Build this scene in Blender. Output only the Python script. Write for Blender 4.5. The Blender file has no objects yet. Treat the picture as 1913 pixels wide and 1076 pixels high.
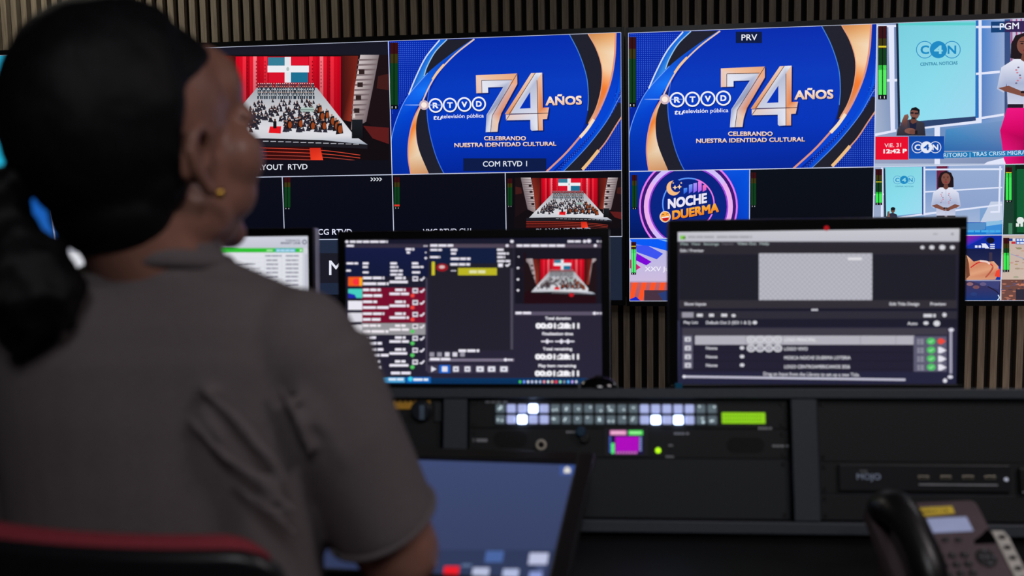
import bpy, bmesh, math, random
from math import sin, cos, pi, radians, tan, atan2, sqrt, hypot
from mathutils import Vector, Matrix, Euler, noise
from mathutils.geometry import tessellate_polygon

random.seed(7)
SC = bpy.context.scene
COL = SC.collection

# ------------------------------------------------------------------ camera
FPX, CX, CY = 1860.0, 956.5, 538.0            # focal length and centre for a 1913 x 1076 frame
CAM = Vector((0.0, 0.0, 1.25))
PITCH, YAW, ROLL = radians(5.665), radians(7.708), radians(-0.946)
_f = Vector((-sin(YAW) * cos(PITCH), cos(YAW) * cos(PITCH), -sin(PITCH)))
_r0 = Vector((cos(YAW), sin(YAW), 0)); _u0 = _r0.cross(_f)
C_R = _r0 * cos(ROLL) + _u0 * sin(ROLL)
C_U = _u0 * cos(ROLL) - _r0 * sin(ROLL)
C_F = _f
cam_data = bpy.data.cameras.new('camera')
cam = bpy.data.objects.new('camera', cam_data); COL.objects.link(cam)
cam.matrix_world = Matrix(((C_R.x, C_U.x, -C_F.x, CAM.x), (C_R.y, C_U.y, -C_F.y, CAM.y),
                           (C_R.z, C_U.z, -C_F.z, CAM.z), (0, 0, 0, 1)))
cam_data.sensor_width = 36.0; cam_data.lens = FPX / 1913 * 36.0
cam_data.clip_start = 0.02
cam_data.dof.use_dof = True
cam_data.dof.focus_distance = 3.06
cam_data.dof.aperture_fstop = 3.0
SC.camera = cam

# ------------------------------------------------------------------ world, lamps, exposure
SC.view_settings.view_transform = 'Standard'; SC.view_settings.look = 'None'
SC.view_settings.gamma = 1.0; SC.view_settings.use_curve_mapping = False
SC.view_settings.exposure = 0.0
world = bpy.data.worlds.new('world'); SC.world = world; world.use_nodes = True
world.node_tree.nodes['Background'].inputs[0].default_value = (0.5, 0.55, 0.65, 1)
world.node_tree.nodes['Background'].inputs[1].default_value = 0.0

def area(name, loc, target, power, size, color, size_y=None, spread=180):
    l = bpy.data.lights.new(name, 'AREA'); l.energy = power; l.color = color
    l.size = size
    if size_y: l.shape = 'RECTANGLE'; l.size_y = size_y
    l.spread = radians(spread)
    o = bpy.data.objects.new(name, l); COL.objects.link(o)
    o.location = loc
    o.rotation_euler = (Vector(target) - Vector(loc)).to_track_quat('-Z', 'Y').to_euler()
    return o
# dimmed ceiling lamps of the control room, plus one added low fill
area('ceiling_lamp_rear', (0.2, -1.0, 2.66), (-0.1, -0.6, 0), 24, 0.6, (0.95, 0.96, 1.0), 1.2)
area('ceiling_lamp_side', (1.5, 0.3, 2.66), (0.9, 0.5, 0), 20, 0.5, (1.0, 0.90, 0.92), 0.9)
area('wall_washer_left', (-1.9, 2.7, 2.66), (-1.9, 3.1, 1.2), 15, 0.15, (1.0, 0.95, 0.80), 0.9)
area('wall_washer_right', (2.0, 2.7, 2.66), (2.0, 3.1, 1.2), 9, 0.15, (0.95, 0.92, 0.98), 0.6)
area('wall_fill_low', (1.4, 2.3, 0.05), (1.5, 3.1, 0.75), 4, 0.9, (1.0, 0.80, 0.70), 0.1)  # fill added near the floor to brighten the lower right slats, no fixture there

SC.cycles.use_denoising = True
SC.cycles.max_bounces = 6; SC.cycles.diffuse_bounces = 3
SC.cycles.sample_clamp_indirect = 4.0
SC.cycles.caustics_reflective = False; SC.cycles.caustics_refractive = False

# ------------------------------------------------------------------ helpers
def lin(c):
    return tuple((x / 12.92 if x <= 0.04045 else ((x + 0.055) / 1.055) ** 2.4) for x in (v / 255.0 for v in c[:3]))

def tag(o, label=None, cat=None, group=None, kind=None):
    if label: o['label'] = label
    if cat: o['category'] = cat
    if group: o['group'] = group
    if kind: o['kind'] = kind
    return o

def empty(name, loc=(0, 0, 0), rot=(0, 0, 0), parent=None):
    o = bpy.data.objects.new(name, None); COL.objects.link(o)
    o.location = loc; o.rotation_euler = rot; o.empty_display_size = 0.05
    if parent: o.parent = parent
    return o

def mat(name, rgb, rough=0.5, metal=0.0, var=0.12, scale=30.0, bump=0.0, stretch=(1, 1, 1), spec=0.5, emit=None, estr=1.0, coat=0.0):
    m = bpy.data.materials.new(name); m.use_nodes = True
    nt = m.node_tree; b = nt.nodes['Principled BSDF']
    c = lin(rgb)
    b.inputs['Roughness'].default_value = rough; b.inputs['Metallic'].default_value = metal
    b.inputs['Specular IOR Level'].default_value = spec
    b.inputs['Coat Weight'].default_value = coat
    tc = nt.nodes.new('ShaderNodeTexCoord'); mp = nt.nodes.new('ShaderNodeMapping')
    mp.inputs['Scale'].default_value = stretch
    nz = nt.nodes.new('ShaderNodeTexNoise'); nz.inputs['Scale'].default_value = scale; nz.inputs['Detail'].default_value = 4
    rp = nt.nodes.new('ShaderNodeValToRGB')
    lo = tuple(x * (1 - var) for x in c); hi = tuple(x * (1 + var) for x in c)
    rp.color_ramp.elements[0].color = (*lo, 1); rp.color_ramp.elements[1].color = (*hi, 1)
    rp.color_ramp.elements[0].position = 0.3; rp.color_ramp.elements[1].position = 0.7
    L = nt.links.new
    L(tc.outputs['Object'], mp.inputs['Vector']); L(mp.outputs['Vector'], nz.inputs['Vector'])
    L(nz.outputs['Fac'], rp.inputs['Fac']); L(rp.outputs['Color'], b.inputs['Base Color'])
    if bump:
        bp = nt.nodes.new('ShaderNodeBump'); bp.inputs['Strength'].default_value = bump; bp.inputs['Distance'].default_value = 0.002
        L(nz.outputs['Fac'], bp.inputs['Height']); L(bp.outputs['Normal'], b.inputs['Normal'])
    if emit:
        b.inputs['Emission Color'].default_value = (*lin(emit), 1); b.inputs['Emission Strength'].default_value = estr
    return m

def screen_mat(name, strength, rough=0.45, spec=0.12):
    m = bpy.data.materials.new(name); m.use_nodes = True
    nt = m.node_tree; b = nt.nodes['Principled BSDF']
    a = nt.nodes.new('ShaderNodeAttribute'); a.attribute_name = 'Col'; a.attribute_type = 'GEOMETRY'
    b.inputs['Base Color'].default_value = (0.004, 0.004, 0.005, 1)
    b.inputs['Roughness'].default_value = rough; b.inputs['Specular IOR Level'].default_value = spec
    nt.links.new(a.outputs['Color'], b.inputs['Emission Color'])
    b.inputs['Emission Strength'].default_value = strength
    return m

class MB:
    """collects shapes and links them as ONE mesh object"""
    def __init__(s): s.bm = bmesh.new(); s.mi = 0
    def _add(s, b2, M=None):
        if M is not None: bmesh.ops.transform(b2, matrix=M, verts=b2.verts)
        vm = [s.bm.verts.new(v.co) for v in b2.verts]
        b2.verts.index_update()
        for f in b2.faces:
            try:
                nf = s.bm.faces.new([vm[v.index] for v in f.verts]); nf.material_index = s.mi; nf.smooth = f.smooth
            except ValueError: pass
        b2.free(); return s
    def box(s, c, d, bev=0.0, seg=2, M=None):
        b = bmesh.new(); bmesh.ops.create_cube(b, size=1.0)
        bmesh.ops.transform(b, matrix=Matrix.Translation(c) @ Matrix.Diagonal((*d, 1)), verts=b.verts)
        if bev > 0: bmesh.ops.bevel(b, geom=list(b.edges), offset=bev, segments=seg, affect='EDGES', profile=0.5)
        return s._add(b, M)
    def cyl(s, p0, p1, r0, r1=None, n=24, bev=0.0, M=None):
        r1 = r0 if r1 is None else r1
        p0, p1 = Vector(p0), Vector(p1); d = p1 - p0
        b = bmesh.new(); bmesh.ops.create_cone(b, cap_ends=True, segments=n, radius1=r0, radius2=r1, depth=d.length)
        if bev > 0:
            es = [e for e in b.edges if len(e.link_faces) == 2 and any(len(f.verts) > 4 for f in e.link_faces)]
            bmesh.ops.bevel(b, geom=es, offset=bev, segments=2, affect='EDGES', profile=0.5)
        for f in b.faces: f.smooth = len(f.verts) == 4
        T = Matrix.Translation((p0 + p1) / 2) @ d.to_track_quat('Z', 'Y').to_matrix().to_4x4()
        bmesh.ops.transform(b, matrix=T, verts=b.verts)
        return s._add(b, M)
    def ell(s, c, r, R=None, n=24, M=None):
        b = bmesh.new(); bmesh.ops.create_uvsphere(b, u_segments=n, v_segments=max(8, n // 2), radius=1.0)
        for f in b.faces: f.smooth = True
        T = Matrix.Translation(c) @ (R.to_4x4() if R is not None else Matrix.Identity(4)) @ Matrix.Diagonal((*r, 1))
        bmesh.ops.transform(b, matrix=T, verts=b.verts)
        return s._add(b, M)
    def loft(s, rings, closed_ends=True, M=None, smooth=True):
        b = bmesh.new(); vs = [[b.verts.new(p) for p in ring] for ring in rings]; n = len(rings[0])
        for a, c in zip(vs, vs[1:]):
            for i in range(n):
                f = b.faces.new((a[i], a[(i + 1) % n], c[(i + 1) % n], c[i])); f.smooth = smooth
        if closed_ends: b.faces.new(list(reversed(vs[0]))); b.faces.new(vs[-1])
        bmesh.ops.recalc_face_normals(b, faces=b.faces)
        return s._add(b, M)
    def tube(s, pts, rads, n=16, caps=True, M=None, flat=1.0, up=None):
        pts = [Vector(p) for p in pts]
        if not hasattr(rads, '__len__'): rads = [rads] * len(pts)
        rings = []; prev = None
        for i, p in enumerate(pts):
            t = (pts[min(i + 1, len(pts) - 1)] - pts[max(i - 1, 0)]).normalized()
            if prev is None:
                ref = Vector(up) if up else (Vector((0, 0, 1)) if abs(t.z) < 0.9 else Vector((1, 0, 0)))
                u = (ref - t * ref.dot(t)).normalized()
            else: u = (prev - t * prev.dot(t)).normalized()
            prev = u; v = t.cross(u)
            rings.append([p + (u * cos(2 * pi * k / n) * flat + v * sin(2 * pi * k / n)) * rads[i] for k in range(n)])
        if caps:
            for end in (0, -1):
                p = pts[end]; q = pts[1] if end == 0 else pts[-2]
                d = (p - q).normalized(); base = rings[end]; ext = []
                for a in (30, 60, 80):
                    ext.append([p + (x - p) * cos(radians(a)) + d * rads[end] * sin(radians(a)) for x in base])
                rings = (list(reversed(ext)) + rings) if end == 0 else (rings + ext)
        return s.loft(rings, True, M)
    def prism(s, pts, d0, d1, M=None, bev=0.0):
        """polygon in local x-z, extruded along y from d0 to d1"""
        b = bmesh.new()
        f = b.faces.new([b.verts.new((x, d0, z)) for x, z in pts])
        e = bmesh.ops.extrude_face_region(b, geom=[f])
        bmesh.ops.translate(b, vec=(0, d1 - d0, 0), verts=[v for v in e['geom'] if isinstance(v, bmesh.types.BMVert)])
        bmesh.ops.recalc_face_normals(b, faces=b.faces)
        if bev > 0: bmesh.ops.bevel(b, geom=list(b.edges), offset=bev, segments=2, affect='EDGES', profile=0.5)
        return s._add(b, M)
    def build(s, name, mats, parent=None, loc=None, rot=None):
        me = bpy.data.meshes.new(name); s.bm.to_mesh(me); s.bm.free()
        for m in (mats if isinstance(mats, (list, tuple)) else [mats]): me.materials.append(m)
        o = bpy.data.objects.new(name, me); COL.objects.link(o)
        if parent: o.parent = parent
        if loc: o.location = loc
        if rot: o.rotation_euler = rot
        return o

def ray(px, py):
    return (C_F + C_R * ((px - CX) / FPX) - C_U * ((py - CY) / FPX))
def at(px, py, y):
    """point seen at photo pixel (px, py) at room depth y"""
    d = ray(px, py); return CAM + d * (y / d.y)

# ---- flat pictures shown by the screens: coloured polygons on the screen's own plane
_glyphs = {}
def glyph(s):
    k = s
    if k not in _glyphs:
        c = bpy.data.curves.new('lettering', 'FONT'); c.body = s; c.resolution_u = 3
        o = bpy.data.objects.new('lettering', c); me = bpy.data.meshes.new_from_object(o)
        vs = [(v.co.x, v.co.y) for v in me.vertices]; tris = []
        me.calc_loop_triangles()
        for t in me.loop_triangles: tris.append(tuple(vs[i] for i in t.vertices))
        bpy.data.objects.remove(o); bpy.data.curves.remove(c); bpy.data.meshes.remove(me)
        xs = [p[0] for t in tris for p in t] or [0, 1]
        _glyphs[k] = (tris, min(xs), max(xs))
    return _glyphs[k]
CAP = 0.692

class Board:
    """a picture on the local plane y = y0 of root matrix M; crop=(x0, y0, s) sets the drawing units: photo px = x0 + x / s"""
    def __init__(b, M, y0=0.0, crop=(0, 0, 1), clip=None, step=2.5e-5):
        b.M = M; b.Mi = M.inverted(); b.y0 = y0; b.t = []; b.lvl = 0; b.crop = crop; b.clip = clip; b.step = step; b.fn = None
        b.o = b.Mi @ CAM; b.R = b.Mi.to_3x3()
    def uv(b, p):
        if b.fn: return b.fn(p)
        x0, y0, s = b.crop
        d = b.R @ ray(x0 + p[0] / s, y0 + p[1] / s)
        k = (b.y0 - b.o.y) / d.y
        q = b.o + d * k
        return (q.x, q.z)
    def next(b): b.lvl += 1
    def _tri(b, P, Cs):
        poly = list(zip(P, Cs))
        if b.clip:
            x0, z0, x1, z1 = b.clip
            for ax, lim, sg in ((0, x0, 1), (0, x1, -1), (1, z0, 1), (1, z1, -1)):
                out = []
                for i in range(len(poly)):
                    (p, cp), (q, cq) = poly[i], poly[(i + 1) % len(poly)]
                    dp = (p[ax] - lim) * sg; dq = (q[ax] - lim) * sg
                    if dp >= 0: out.append((p, cp))
                    if (dp >= 0) != (dq >= 0):
                        t = dp / (dp - dq)
                        out.append((tuple(p[k] + (q[k] - p[k]) * t for k in (0, 1)), tuple(cp[k] + (cq[k] - cp[k]) * t for k in range(3))))
                poly = out
                if len(poly) < 3: return
        for i in range(1, len(poly) - 1): b.t.append((poly[0], poly[i], poly[i + 1], b.lvl))
    def polyuv(b, P, col, grad=None, adv=True):
        if adv: b.lvl += 1
        tri = tessellate_polygon([[Vector((p[0], p[1], 0)) for p in P]]) if len(P) > 3 else [(0, 1, 2)]
        cs = [lin(c) for c in grad] if grad else [lin(col)] * len(P)
        for t in tri: b._tri([P[i] for i in t], [cs[i] for i in t])
    def poly(b, pts, col, grad=None, adv=True): b.polyuv([b.uv(p) for p in pts], col, grad, adv)
    def rect(b, x0, y0, x1, y1, col, col2=None, horiz=False, adv=True):
        g = None
        if col2: g = [col, col2, col2, col] if horiz else [col, col, col2, col2]
        b.poly([(x0, y0), (x1, y0), (x1, y1), (x0, y1)], col, g, adv)
    def ell(b, cx, cy, rx, ry, col, n=28, a0=0, a1=360, adv=True, rot=0):
        cr, sr = cos(radians(rot)), sin(radians(rot))
        full = abs(a1 - a0) >= 360; k = n if full else n + 1
        pts = []
        for i in range(k):
            a = radians(a0 + (a1 - a0) * i / n); x, y = rx * cos(a), ry * sin(a)
            pts.append((cx + x * cr - y * sr, cy + x * sr + y * cr))
        b.poly(pts, col, None, adv)
    def ring(b, cx, cy, r, w, col, ry=None, n=48, a0=0, a1=360, cols=None, adv=True):
        ry = ry or r
        if adv: b.lvl += 1
        k = ry / r
        for i in range(n):
            t0, t1 = a0 + (a1 - a0) * i / n, a0 + (a1 - a0) * (i + 1) / n
            q = [(cx + (r + s * w / 2) * cos(radians(t)), cy + (r + s * w / 2) * k * sin(radians(t))) for t, s in ((t0, -1), (t0, 1), (t1, 1), (t1, -1))]
            c0 = cols(t0) if cols else col; c1 = cols(t1) if cols else col
            b.poly(q, col, [c0, c0, c1, c1], False)
    def band(b, A, B, colA, colB=None, adv=True, n=24):
        """strip between two smooth curves through the point lists A and B; colA may be a list along the strip"""
        if adv: b.lvl += 1
        a, c = spline(A, n), spline(B, n)
        def pick(cs, t):
            if not isinstance(cs, list): return cs
            x = t * (len(cs) - 1); i = min(int(x), len(cs) - 2); f = x - i
            return tuple(cs[i][k] + (cs[i + 1][k] - cs[i][k]) * f for k in range(3))
        colB = colB or colA
        for i in range(n):
            t0, t1 = i / n, (i + 1) / n
            b.poly([a[i], a[i + 1], c[i + 1], c[i]], (0, 0, 0), [pick(colA, t0), pick(colA, t1), pick(colB, t1), pick(colB, t0)], False)
    def line(b, pts, w, col, adv=True, smooth=True, n=24):
        p = spline(pts, n) if smooth and len(pts) > 2 else pts
        if adv: b.lvl += 1
        for (xa, ya), (xb, yb) in zip(p, p[1:]):
            L = hypot(xb - xa, yb - ya) or 1; nx, ny = -(yb - ya) / L * w / 2, (xb - xa) / L * w / 2
            b.poly([(xa + nx, ya + ny), (xb + nx, yb + ny), (xb - nx, yb - ny), (xa - nx, ya - ny)], col, None, False)
    def text(b, s, x0, y, x1, h, col, bold=0.0, col2=None, shear=0.0, y2=None, adv=True):
        """letters from x0 to x1 on the baseline y (rising to y2 at x1), cap height h"""
        if adv: b.lvl += 1
        tris, a, c = glyph(s); y2 = y if y2 is None else y2
        e = 0.022 * bold                                     # stroke thickening, in font units
        kx = (x1 - x0) / (c - a + 2 * e); ky = h / (CAP + 2 * e)
        for ox, oy in (((0, 0),) if not bold else ((e, e), (-e, e), (e, -e), (-e, -e), (e, 0), (-e, 0))):
            for t in tris:
                P = []; cs = []
                for gx, gy in t:
                    x = x0 + (gx + ox + e - a) * kx + gy * ky * shear
                    P.append((x, y + (y2 - y) * (x - x0) / (x1 - x0) - (gy + oy + e) * ky))
                    f = min(1, max(0, (gy + oy) / CAP)); cs.append(tuple(col[k] * f + (col2 or col)[k] * (1 - f) for k in range(3)))
                b.poly(P, col, cs, False)
    def bars(b, x0, y, x1, h, col, word=3.2, adv=True):
        """text too small to read: a row of short word-like strokes"""
        if adv: b.lvl += 1
        x = x0
        while x < x1 - h * 0.4:
            w = min(h * random.uniform(0.7, 1.3) * word, x1 - x)
            b.rect(x, y - h / 2, x + w, y + h / 2, col, adv=False); x += w + h * 0.4
    def build(b, name, m, parent):
        vs = []; fs = []; cols = []
        for (p, cp), (q, cq), (r, cr), lv in b.t:
            y = b.y0 - lv * b.step
            if (q[0] - p[0]) * (r[1] - p[1]) - (q[1] - p[1]) * (r[0] - p[0]) < 0: q, r, cq, cr = r, q, cr, cq
            k = len(vs); vs += [(p[0], y, p[1]), (q[0], y, q[1]), (r[0], y, r[1])]; fs.append((k, k + 1, k + 2)); cols += [cp, cq, cr]
        me = bpy.data.meshes.new(name); me.from_pydata(vs, [], fs); me.materials.append(m)
        at_ = me.color_attributes.new('Col', 'FLOAT_COLOR', 'CORNER')
        flat = []
        for c in cols: flat += [c[0], c[1], c[2], 1.0]
        at_.data.foreach_set('color', flat)
        o = bpy.data.objects.new(name, me); COL.objects.link(o); o.parent = parent
        return o

def spline(P, n):
    """n+1 points on a Catmull-Rom curve through P"""
    P = [tuple(p) for p in P]; Q = [tuple(2 * P[0][k] - P[1][k] for k in range(2))] + P + [tuple(2 * P[-1][k] - P[-2][k] for k in range(2))]
    out = []; m = len(P) - 1
    for i in range(n + 1):
        x = i / n * m; j = min(int(x), m - 1); t = x - j
        p0, p1, p2, p3 = Q[j:j + 4]
        out.append(tuple(0.5 * (2 * p1[k] + (p2[k] - p0[k]) * t + (2 * p0[k] - 5 * p1[k] + 4 * p2[k] - p3[k]) * t * t + (3 * p1[k] - p0[k] - 3 * p2[k] + p3[k]) * t ** 3) for k in range(2)))
    return out

def root_matrix(loc, yaw=0.0, tilt=0.0):
    return Matrix.Translation(loc) @ Matrix.Rotation(yaw, 4, 'Z') @ Matrix.Rotation(-tilt, 4, 'X')
def rooted(name, loc, yaw=0.0, tilt=0.0):
    M = root_matrix(loc, yaw, tilt); o = empty(name); o.matrix_world = M; return o, M

# ------------------------------------------------------------------ materials
BLACK = mat('black_plastic', (20, 20, 22), 0.45)
BEZEL = mat('bezel_black', (11, 11, 14), 0.3, spec=0.4)
SILVER = mat('brushed_silver_edge', (225, 228, 245), 0.35, 0.15)
RUBBER = mat('dark_rubber', (14, 14, 14), 0.8)
STEEL = mat('turret_grey_paint', (66, 72, 80), 0.5, 0.1, bump=0.15, scale=220)
PANEL = mat('rack_black_paint', (27, 29, 32), 0.55, 0.1, bump=0.1, scale=300)
PANEL2 = mat('blank_panel_paint', (40, 44, 49), 0.55, 0.1, bump=0.1, scale=300)
SCREEN = screen_mat('video_screen', 1.0)
MON = screen_mat('monitor_screen', 1.0)
WOOD = mat('slat_walnut', (128, 116, 100), 0.65, 0, 0.28, 14, 0.2, (12, 12, 0.7))
FELT = mat('acoustic_felt', (24, 21, 19), 0.95)

# ------------------------------------------------------------------ the room
XL, XR, YB, YF, ZC = -3.3, 2.6, 3.14, -2.4, 2.7
def slab(name, c, d, m):
    o = MB().box(c, d).build(name, m); tag(o, kind='structure'); return o
slab('floor', ((XL + XR) / 2, (YB + YF) / 2, -0.05), (XR - XL + .2, YB - YF + .2, 0.1), mat('carpet_tiles', (52, 52, 56), 0.95, var=0.3, scale=60))
slab('ceiling', ((XL + XR) / 2, (YB + YF) / 2, ZC + 0.05), (XR - XL + .2, YB - YF + .2, 0.1), mat('ceiling_board', (60, 60, 62), 0.9))
slab('wall_left', (XL - 0.05, (YB + YF) / 2, ZC / 2), (0.1, YB - YF, ZC), mat('wall_paint_left', (56, 56, 60), 0.8))
slab('wall_right', (XR + 0.05, (YB + YF) / 2, ZC / 2), (0.1, YB - YF, ZC), mat('wall_paint_right', (56, 56, 60), 0.8))
slab('wall_front', ((XL + XR) / 2, YF - 0.05, ZC / 2), (XR - XL + .2, 0.1, ZC), mat('wall_paint_front', (58, 58, 62), 0.8))
# slatted acoustic wall behind the displays: one comb-shaped panel
def slat_wall():
    bm = bmesh.new(); pitch, w, dep = 0.0365, 0.0195, 0.022
    prof = []; x = XL
    prof.append((x, YB))
    while x < XR - pitch:
        prof += [(x + pitch - w, YB), (x + pitch - w, YB - dep), (x + pitch, YB - dep), (x + pitch, YB)]; x += pitch
    lo = [bm.verts.new((a, b, 0)) for a, b in prof]; hi = [bm.verts.new((a, b, ZC)) for a, b in prof]
    for i in range(len(prof) - 1):
        f = bm.faces.new((lo[i], lo[i + 1], hi[i + 1], hi[i]))
        f.material_index = 1 if (prof[i][1] == YB and prof[i + 1][1] == YB) else 0
    bk = [bm.verts.new((XL, YB + 0.1, z)) for z in (0, ZC)] + [bm.verts.new((prof[-1][0], YB + 0.1, z)) for z in (ZC, 0)]
    bm.faces.new(bk); bm.faces.new((lo[0], hi[0], bk[1], bk[0])); bm.faces.new((hi[-1], lo[-1], bk[3], bk[2]))
    bmesh.ops.recalc_face_normals(bm, faces=bm.faces)
    me = bpy.data.meshes.new('wall_back'); bm.to_mesh(me); bm.free(); me.materials.append(WOOD); me.materials.append(FELT)
    o = bpy.data.objects.new('wall_back', me); COL.objects.link(o); tag(o, kind='structure'); return o
slat_wall()
# ------------------------------------------------------------------ video wall displays
DW, DH = 1.4288, 0.8052

def display(name, cx, cz, label):
    root, M = rooted(name, (cx, 3.05, cz))
    tag(root, label, 'display', 'video wall displays')
    b = MB()
    for sx in (-1, 1): b.box((sx * (DW / 2 + 0.0045), 0.010, 0), (0.009, 0.03, DH + 0.030))
    for sz in (-1, 1): b.box((0, 0.010, sz * (DH / 2 + 0.0075)), (DW + 0.002, 0.03, 0.015))
    b.build('bezel', BEZEL, root)
    MB().box((0, 0.034, 0), (DW + 0.006, 0.06, DH + 0.006), 0.004).build('housing', BLACK, root)
    return root, M

def tile(M, screen, u0, v0, u1, v1, crop):
    g = 0.0012
    bd = Board(M, 0.0, crop, (-DW / 2 + u0 * DW + g, DH / 2 - v1 * DH + g, -DW / 2 + u1 * DW - g, DH / 2 - v0 * DH - g))
    bd.lvl = 2
    return bd
def fill(bd, col, col2=None):
    x0, z0, x1, z1 = bd.clip
    bd.polyuv([(x0, z1), (x1, z1), (x1, z0), (x0, z0)], col, [col, col, col2 or col, col2 or col])
def base_screen(M, root, lines, bg=(9, 11, 20)):
    bd = Board(M); x, z = DW / 2, DH / 2
    bd.lvl = -1; bd.polyuv([(-x, z), (x, z), (x, -z), (-x, -z)], bg)
    bd.lvl = 0
    for u0, v0, u1, v1, c in lines:
        a, b_, c2, d = -x + u0 * DW, z - v0 * DH, -x + u1 * DW, z - v1 * DH
        w = 0.0013
        bd.lvl = 0
        bd.polyuv([(a - w, b_ + w), (c2 + w, b_ + w), (c2 + w, d - w), (a - w, d - w)], c)
    return bd.build('screen', SCREEN, root)
WHT = (205, 212, 235)

# --- the anniversary picture, in the units of the crop (1150, 40) x 3.586 --------------------
def anniversary(b):
    NAVY, DARK = (2, 52, 184), (30, 31, 44)
    b.poly([(40, 0), (1780, 0), (1780, 1040), (40, 1040)], NAVY, [(0, 40, 175), (0, 48, 180), (0, 34, 150), (0, 30, 140)])
    b.next()
    for i in range(52):
        for j in range(48):
            x, y = 100 + i * 14, 85 + j * 14
            if x + y * 0.85 < 590: b.rect(x, y, x + 6, y + 6, (62, 105, 222), adv=False)
            x, y = 1770 - i * 14, 1000 - j * 14
            if x + y * 0.82 > 2060: b.rect(x, y, x + 6, y + 6, (62, 105, 222), adv=False)
    # central disc
    C = [(700, 60), (540, 190), (430, 330), (365, 450), (350, 560), (360, 680), (390, 820), (430, 930), (470, 1005)]
    D = [(1370, 20), (1440, 150), (1490, 300), (1508, 430), (1500, 560), (1440, 720), (1340, 850), (1190, 995)]
    b.band(C, D, [(0, 42, 172), (4, 58, 190), (0, 52, 186), (0, 36, 150)], n=30)
    # left swirl
    b.band([(452, 70), (350, 190), (275, 330), (222, 450)], [(505, 66), (420, 150), (360, 250), (330, 330)], [(20, 100, 225), (10, 80, 200)], [(16, 110, 215), (60, 150, 235)])
    b.band([(505, 66), (420, 150), (360, 250), (330, 330)], [(690, 62), (560, 160), (450, 250), (380, 330)], DARK)
    b.band([(690, 62), (520, 175), (360, 300), (215, 460), (140, 600), (95, 740), (82, 880), (84, 1010)],
           [(705, 64), (560, 175), (430, 300), (340, 440), (285, 530), (240, 640), (212, 790), (226, 1010)], [(40, 110, 230), (10, 80, 205), (20, 100, 235), (0, 70, 205), (0, 52, 175), (0, 40, 150)],
           [(0, 60, 190), (0, 60, 190), (20, 120, 250), (0, 70, 215), (0, 56, 190), (0, 44, 160)], n=30)
    b.line([(360, 300), (215, 460), (140, 600), (95, 740), (82, 880)], 5, (110, 160, 250))
    b.line([(452, 70), (350, 190), (275, 330), (222, 450)], 9, (215, 225, 250))
    b.line([(505, 66), (420, 150), (360, 250), (334, 320)], 7, (160, 200, 240))
    b.band([(372, 395), (345, 480), (282, 560), (268, 690), (285, 830), (315, 930), (360, 1005)],
           [(372, 395), (352, 520), (352, 620), (368, 730), (398, 850), (432, 940), (465, 1005)], DARK)
    b.line([(372, 395), (352, 520), (352, 620), (368, 730), (398, 850), (432, 940), (465, 1005)], 6, (60, 110, 220))
    b.band([(318, 500), (255, 615), (218, 750), (208, 880), (225, 1010)], [(322, 505), (282, 600), (268, 700), (285, 830), (355, 1005)],
           [(250, 225, 200), (236, 190, 150), (240, 120, 40), (238, 165, 100), (228, 190, 150), (215, 150, 100)],
           [(250, 235, 220), (230, 190, 150), (245, 130, 50), (240, 200, 160), (236, 214, 185), (200, 140, 95)])
    b.line([(318, 500), (255, 615), (218, 750), (208, 880), (225, 1010)], 9, (225, 150, 130))
    b.line([(700, 64), (560, 170), (440, 290), (372, 390), (318, 500)], 10, (232, 196, 176))
    b.line([(480, 240), (430, 295), (395, 345)], 16, (245, 200, 150))
    # right swirl
    R1 = [(1510, 20), (1570, 130), (1607, 260), (1600, 400), (1560, 540), (1500, 650)]
    b.band([(1375, 20), (1445, 160), (1495, 320), (1505, 460), (1498, 560), (1480, 660)], R1, DARK)
    b.line([(1375, 20), (1445, 160), (1495, 320), (1505, 460), (1498, 560)], 6, (70, 130, 215))
    R2 = [(1712, 10), (1700, 190), (1665, 360), (1600, 520), (1530, 640)]
    b.band([(1745, 10), (1740, 200), (1720, 400), (1640, 560), (1500, 760), (1330, 930), (1270, 1005)],
           [(1760, 380), (1720, 450), (1660, 590), (1560, 730), (1440, 860), (1340, 950), (1290, 1005)], (0, 62, 200), (0, 84, 225))
    b.band([(1712, 10), (1690, 250), (1610, 500), (1500, 680), (1380, 810), (1180, 995)],
           [(1750, 10), (1745, 250), (1690, 470), (1580, 650), (1440, 800), (1220, 995)], [(0, 40, 160), (0, 64, 205), (0, 70, 215), (0, 60, 200)])
    b.band([(1720, 500), (1660, 600), (1560, 730), (1440, 860), (1340, 950), (1290, 1005)],
           [(1780, 540), (1700, 660), (1620, 780), (1540, 870), (1450, 970), (1400, 1015)], DARK)
    b.line([(1780, 400), (1720, 480), (1640, 620), (1540, 750), (1440, 860), (1290, 1005)], 5, (90, 140, 230))
    b.band(R1, R2, [(205, 130, 70), (236, 190, 140), (246, 205, 160), (243, 120, 40), (215, 130, 85), (235, 170, 140)],
           [(236, 160, 90), (244, 220, 190), (245, 205, 170), (247, 120, 40), (228, 150, 110), (245, 190, 150)])
    b.line(R1, 6, (228, 158, 128))
    b.line([(1712, 10), (1700, 190), (1665, 360), (1600, 520), (1530, 640), (1440, 740), (1330, 860), (1180, 995)], 13, (222, 148, 128))
    b.line([(1540, 620), (1490, 690), (1440, 745)], 22, (248, 222, 190))
    b.line([(1780, 545), (1700, 660), (1620, 780), (1540, 870), (1450, 970)], 9, (222, 150, 120))
    b.line([(1570, 835), (1510, 905), (1450, 970)], 22, (240, 190, 130))
    # number
    SH = (0, 30, 120)
    def off(P, dx=9, dy=9): return [(x + dx, y + dy) for x, y in P]
    seven = [(705, 315), (1000, 302), (1000, 375), (880, 580), (858, 650), (850, 707), (765, 710), (775, 590), (900, 395), (790, 398), (790, 437), (705, 440)]
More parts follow.
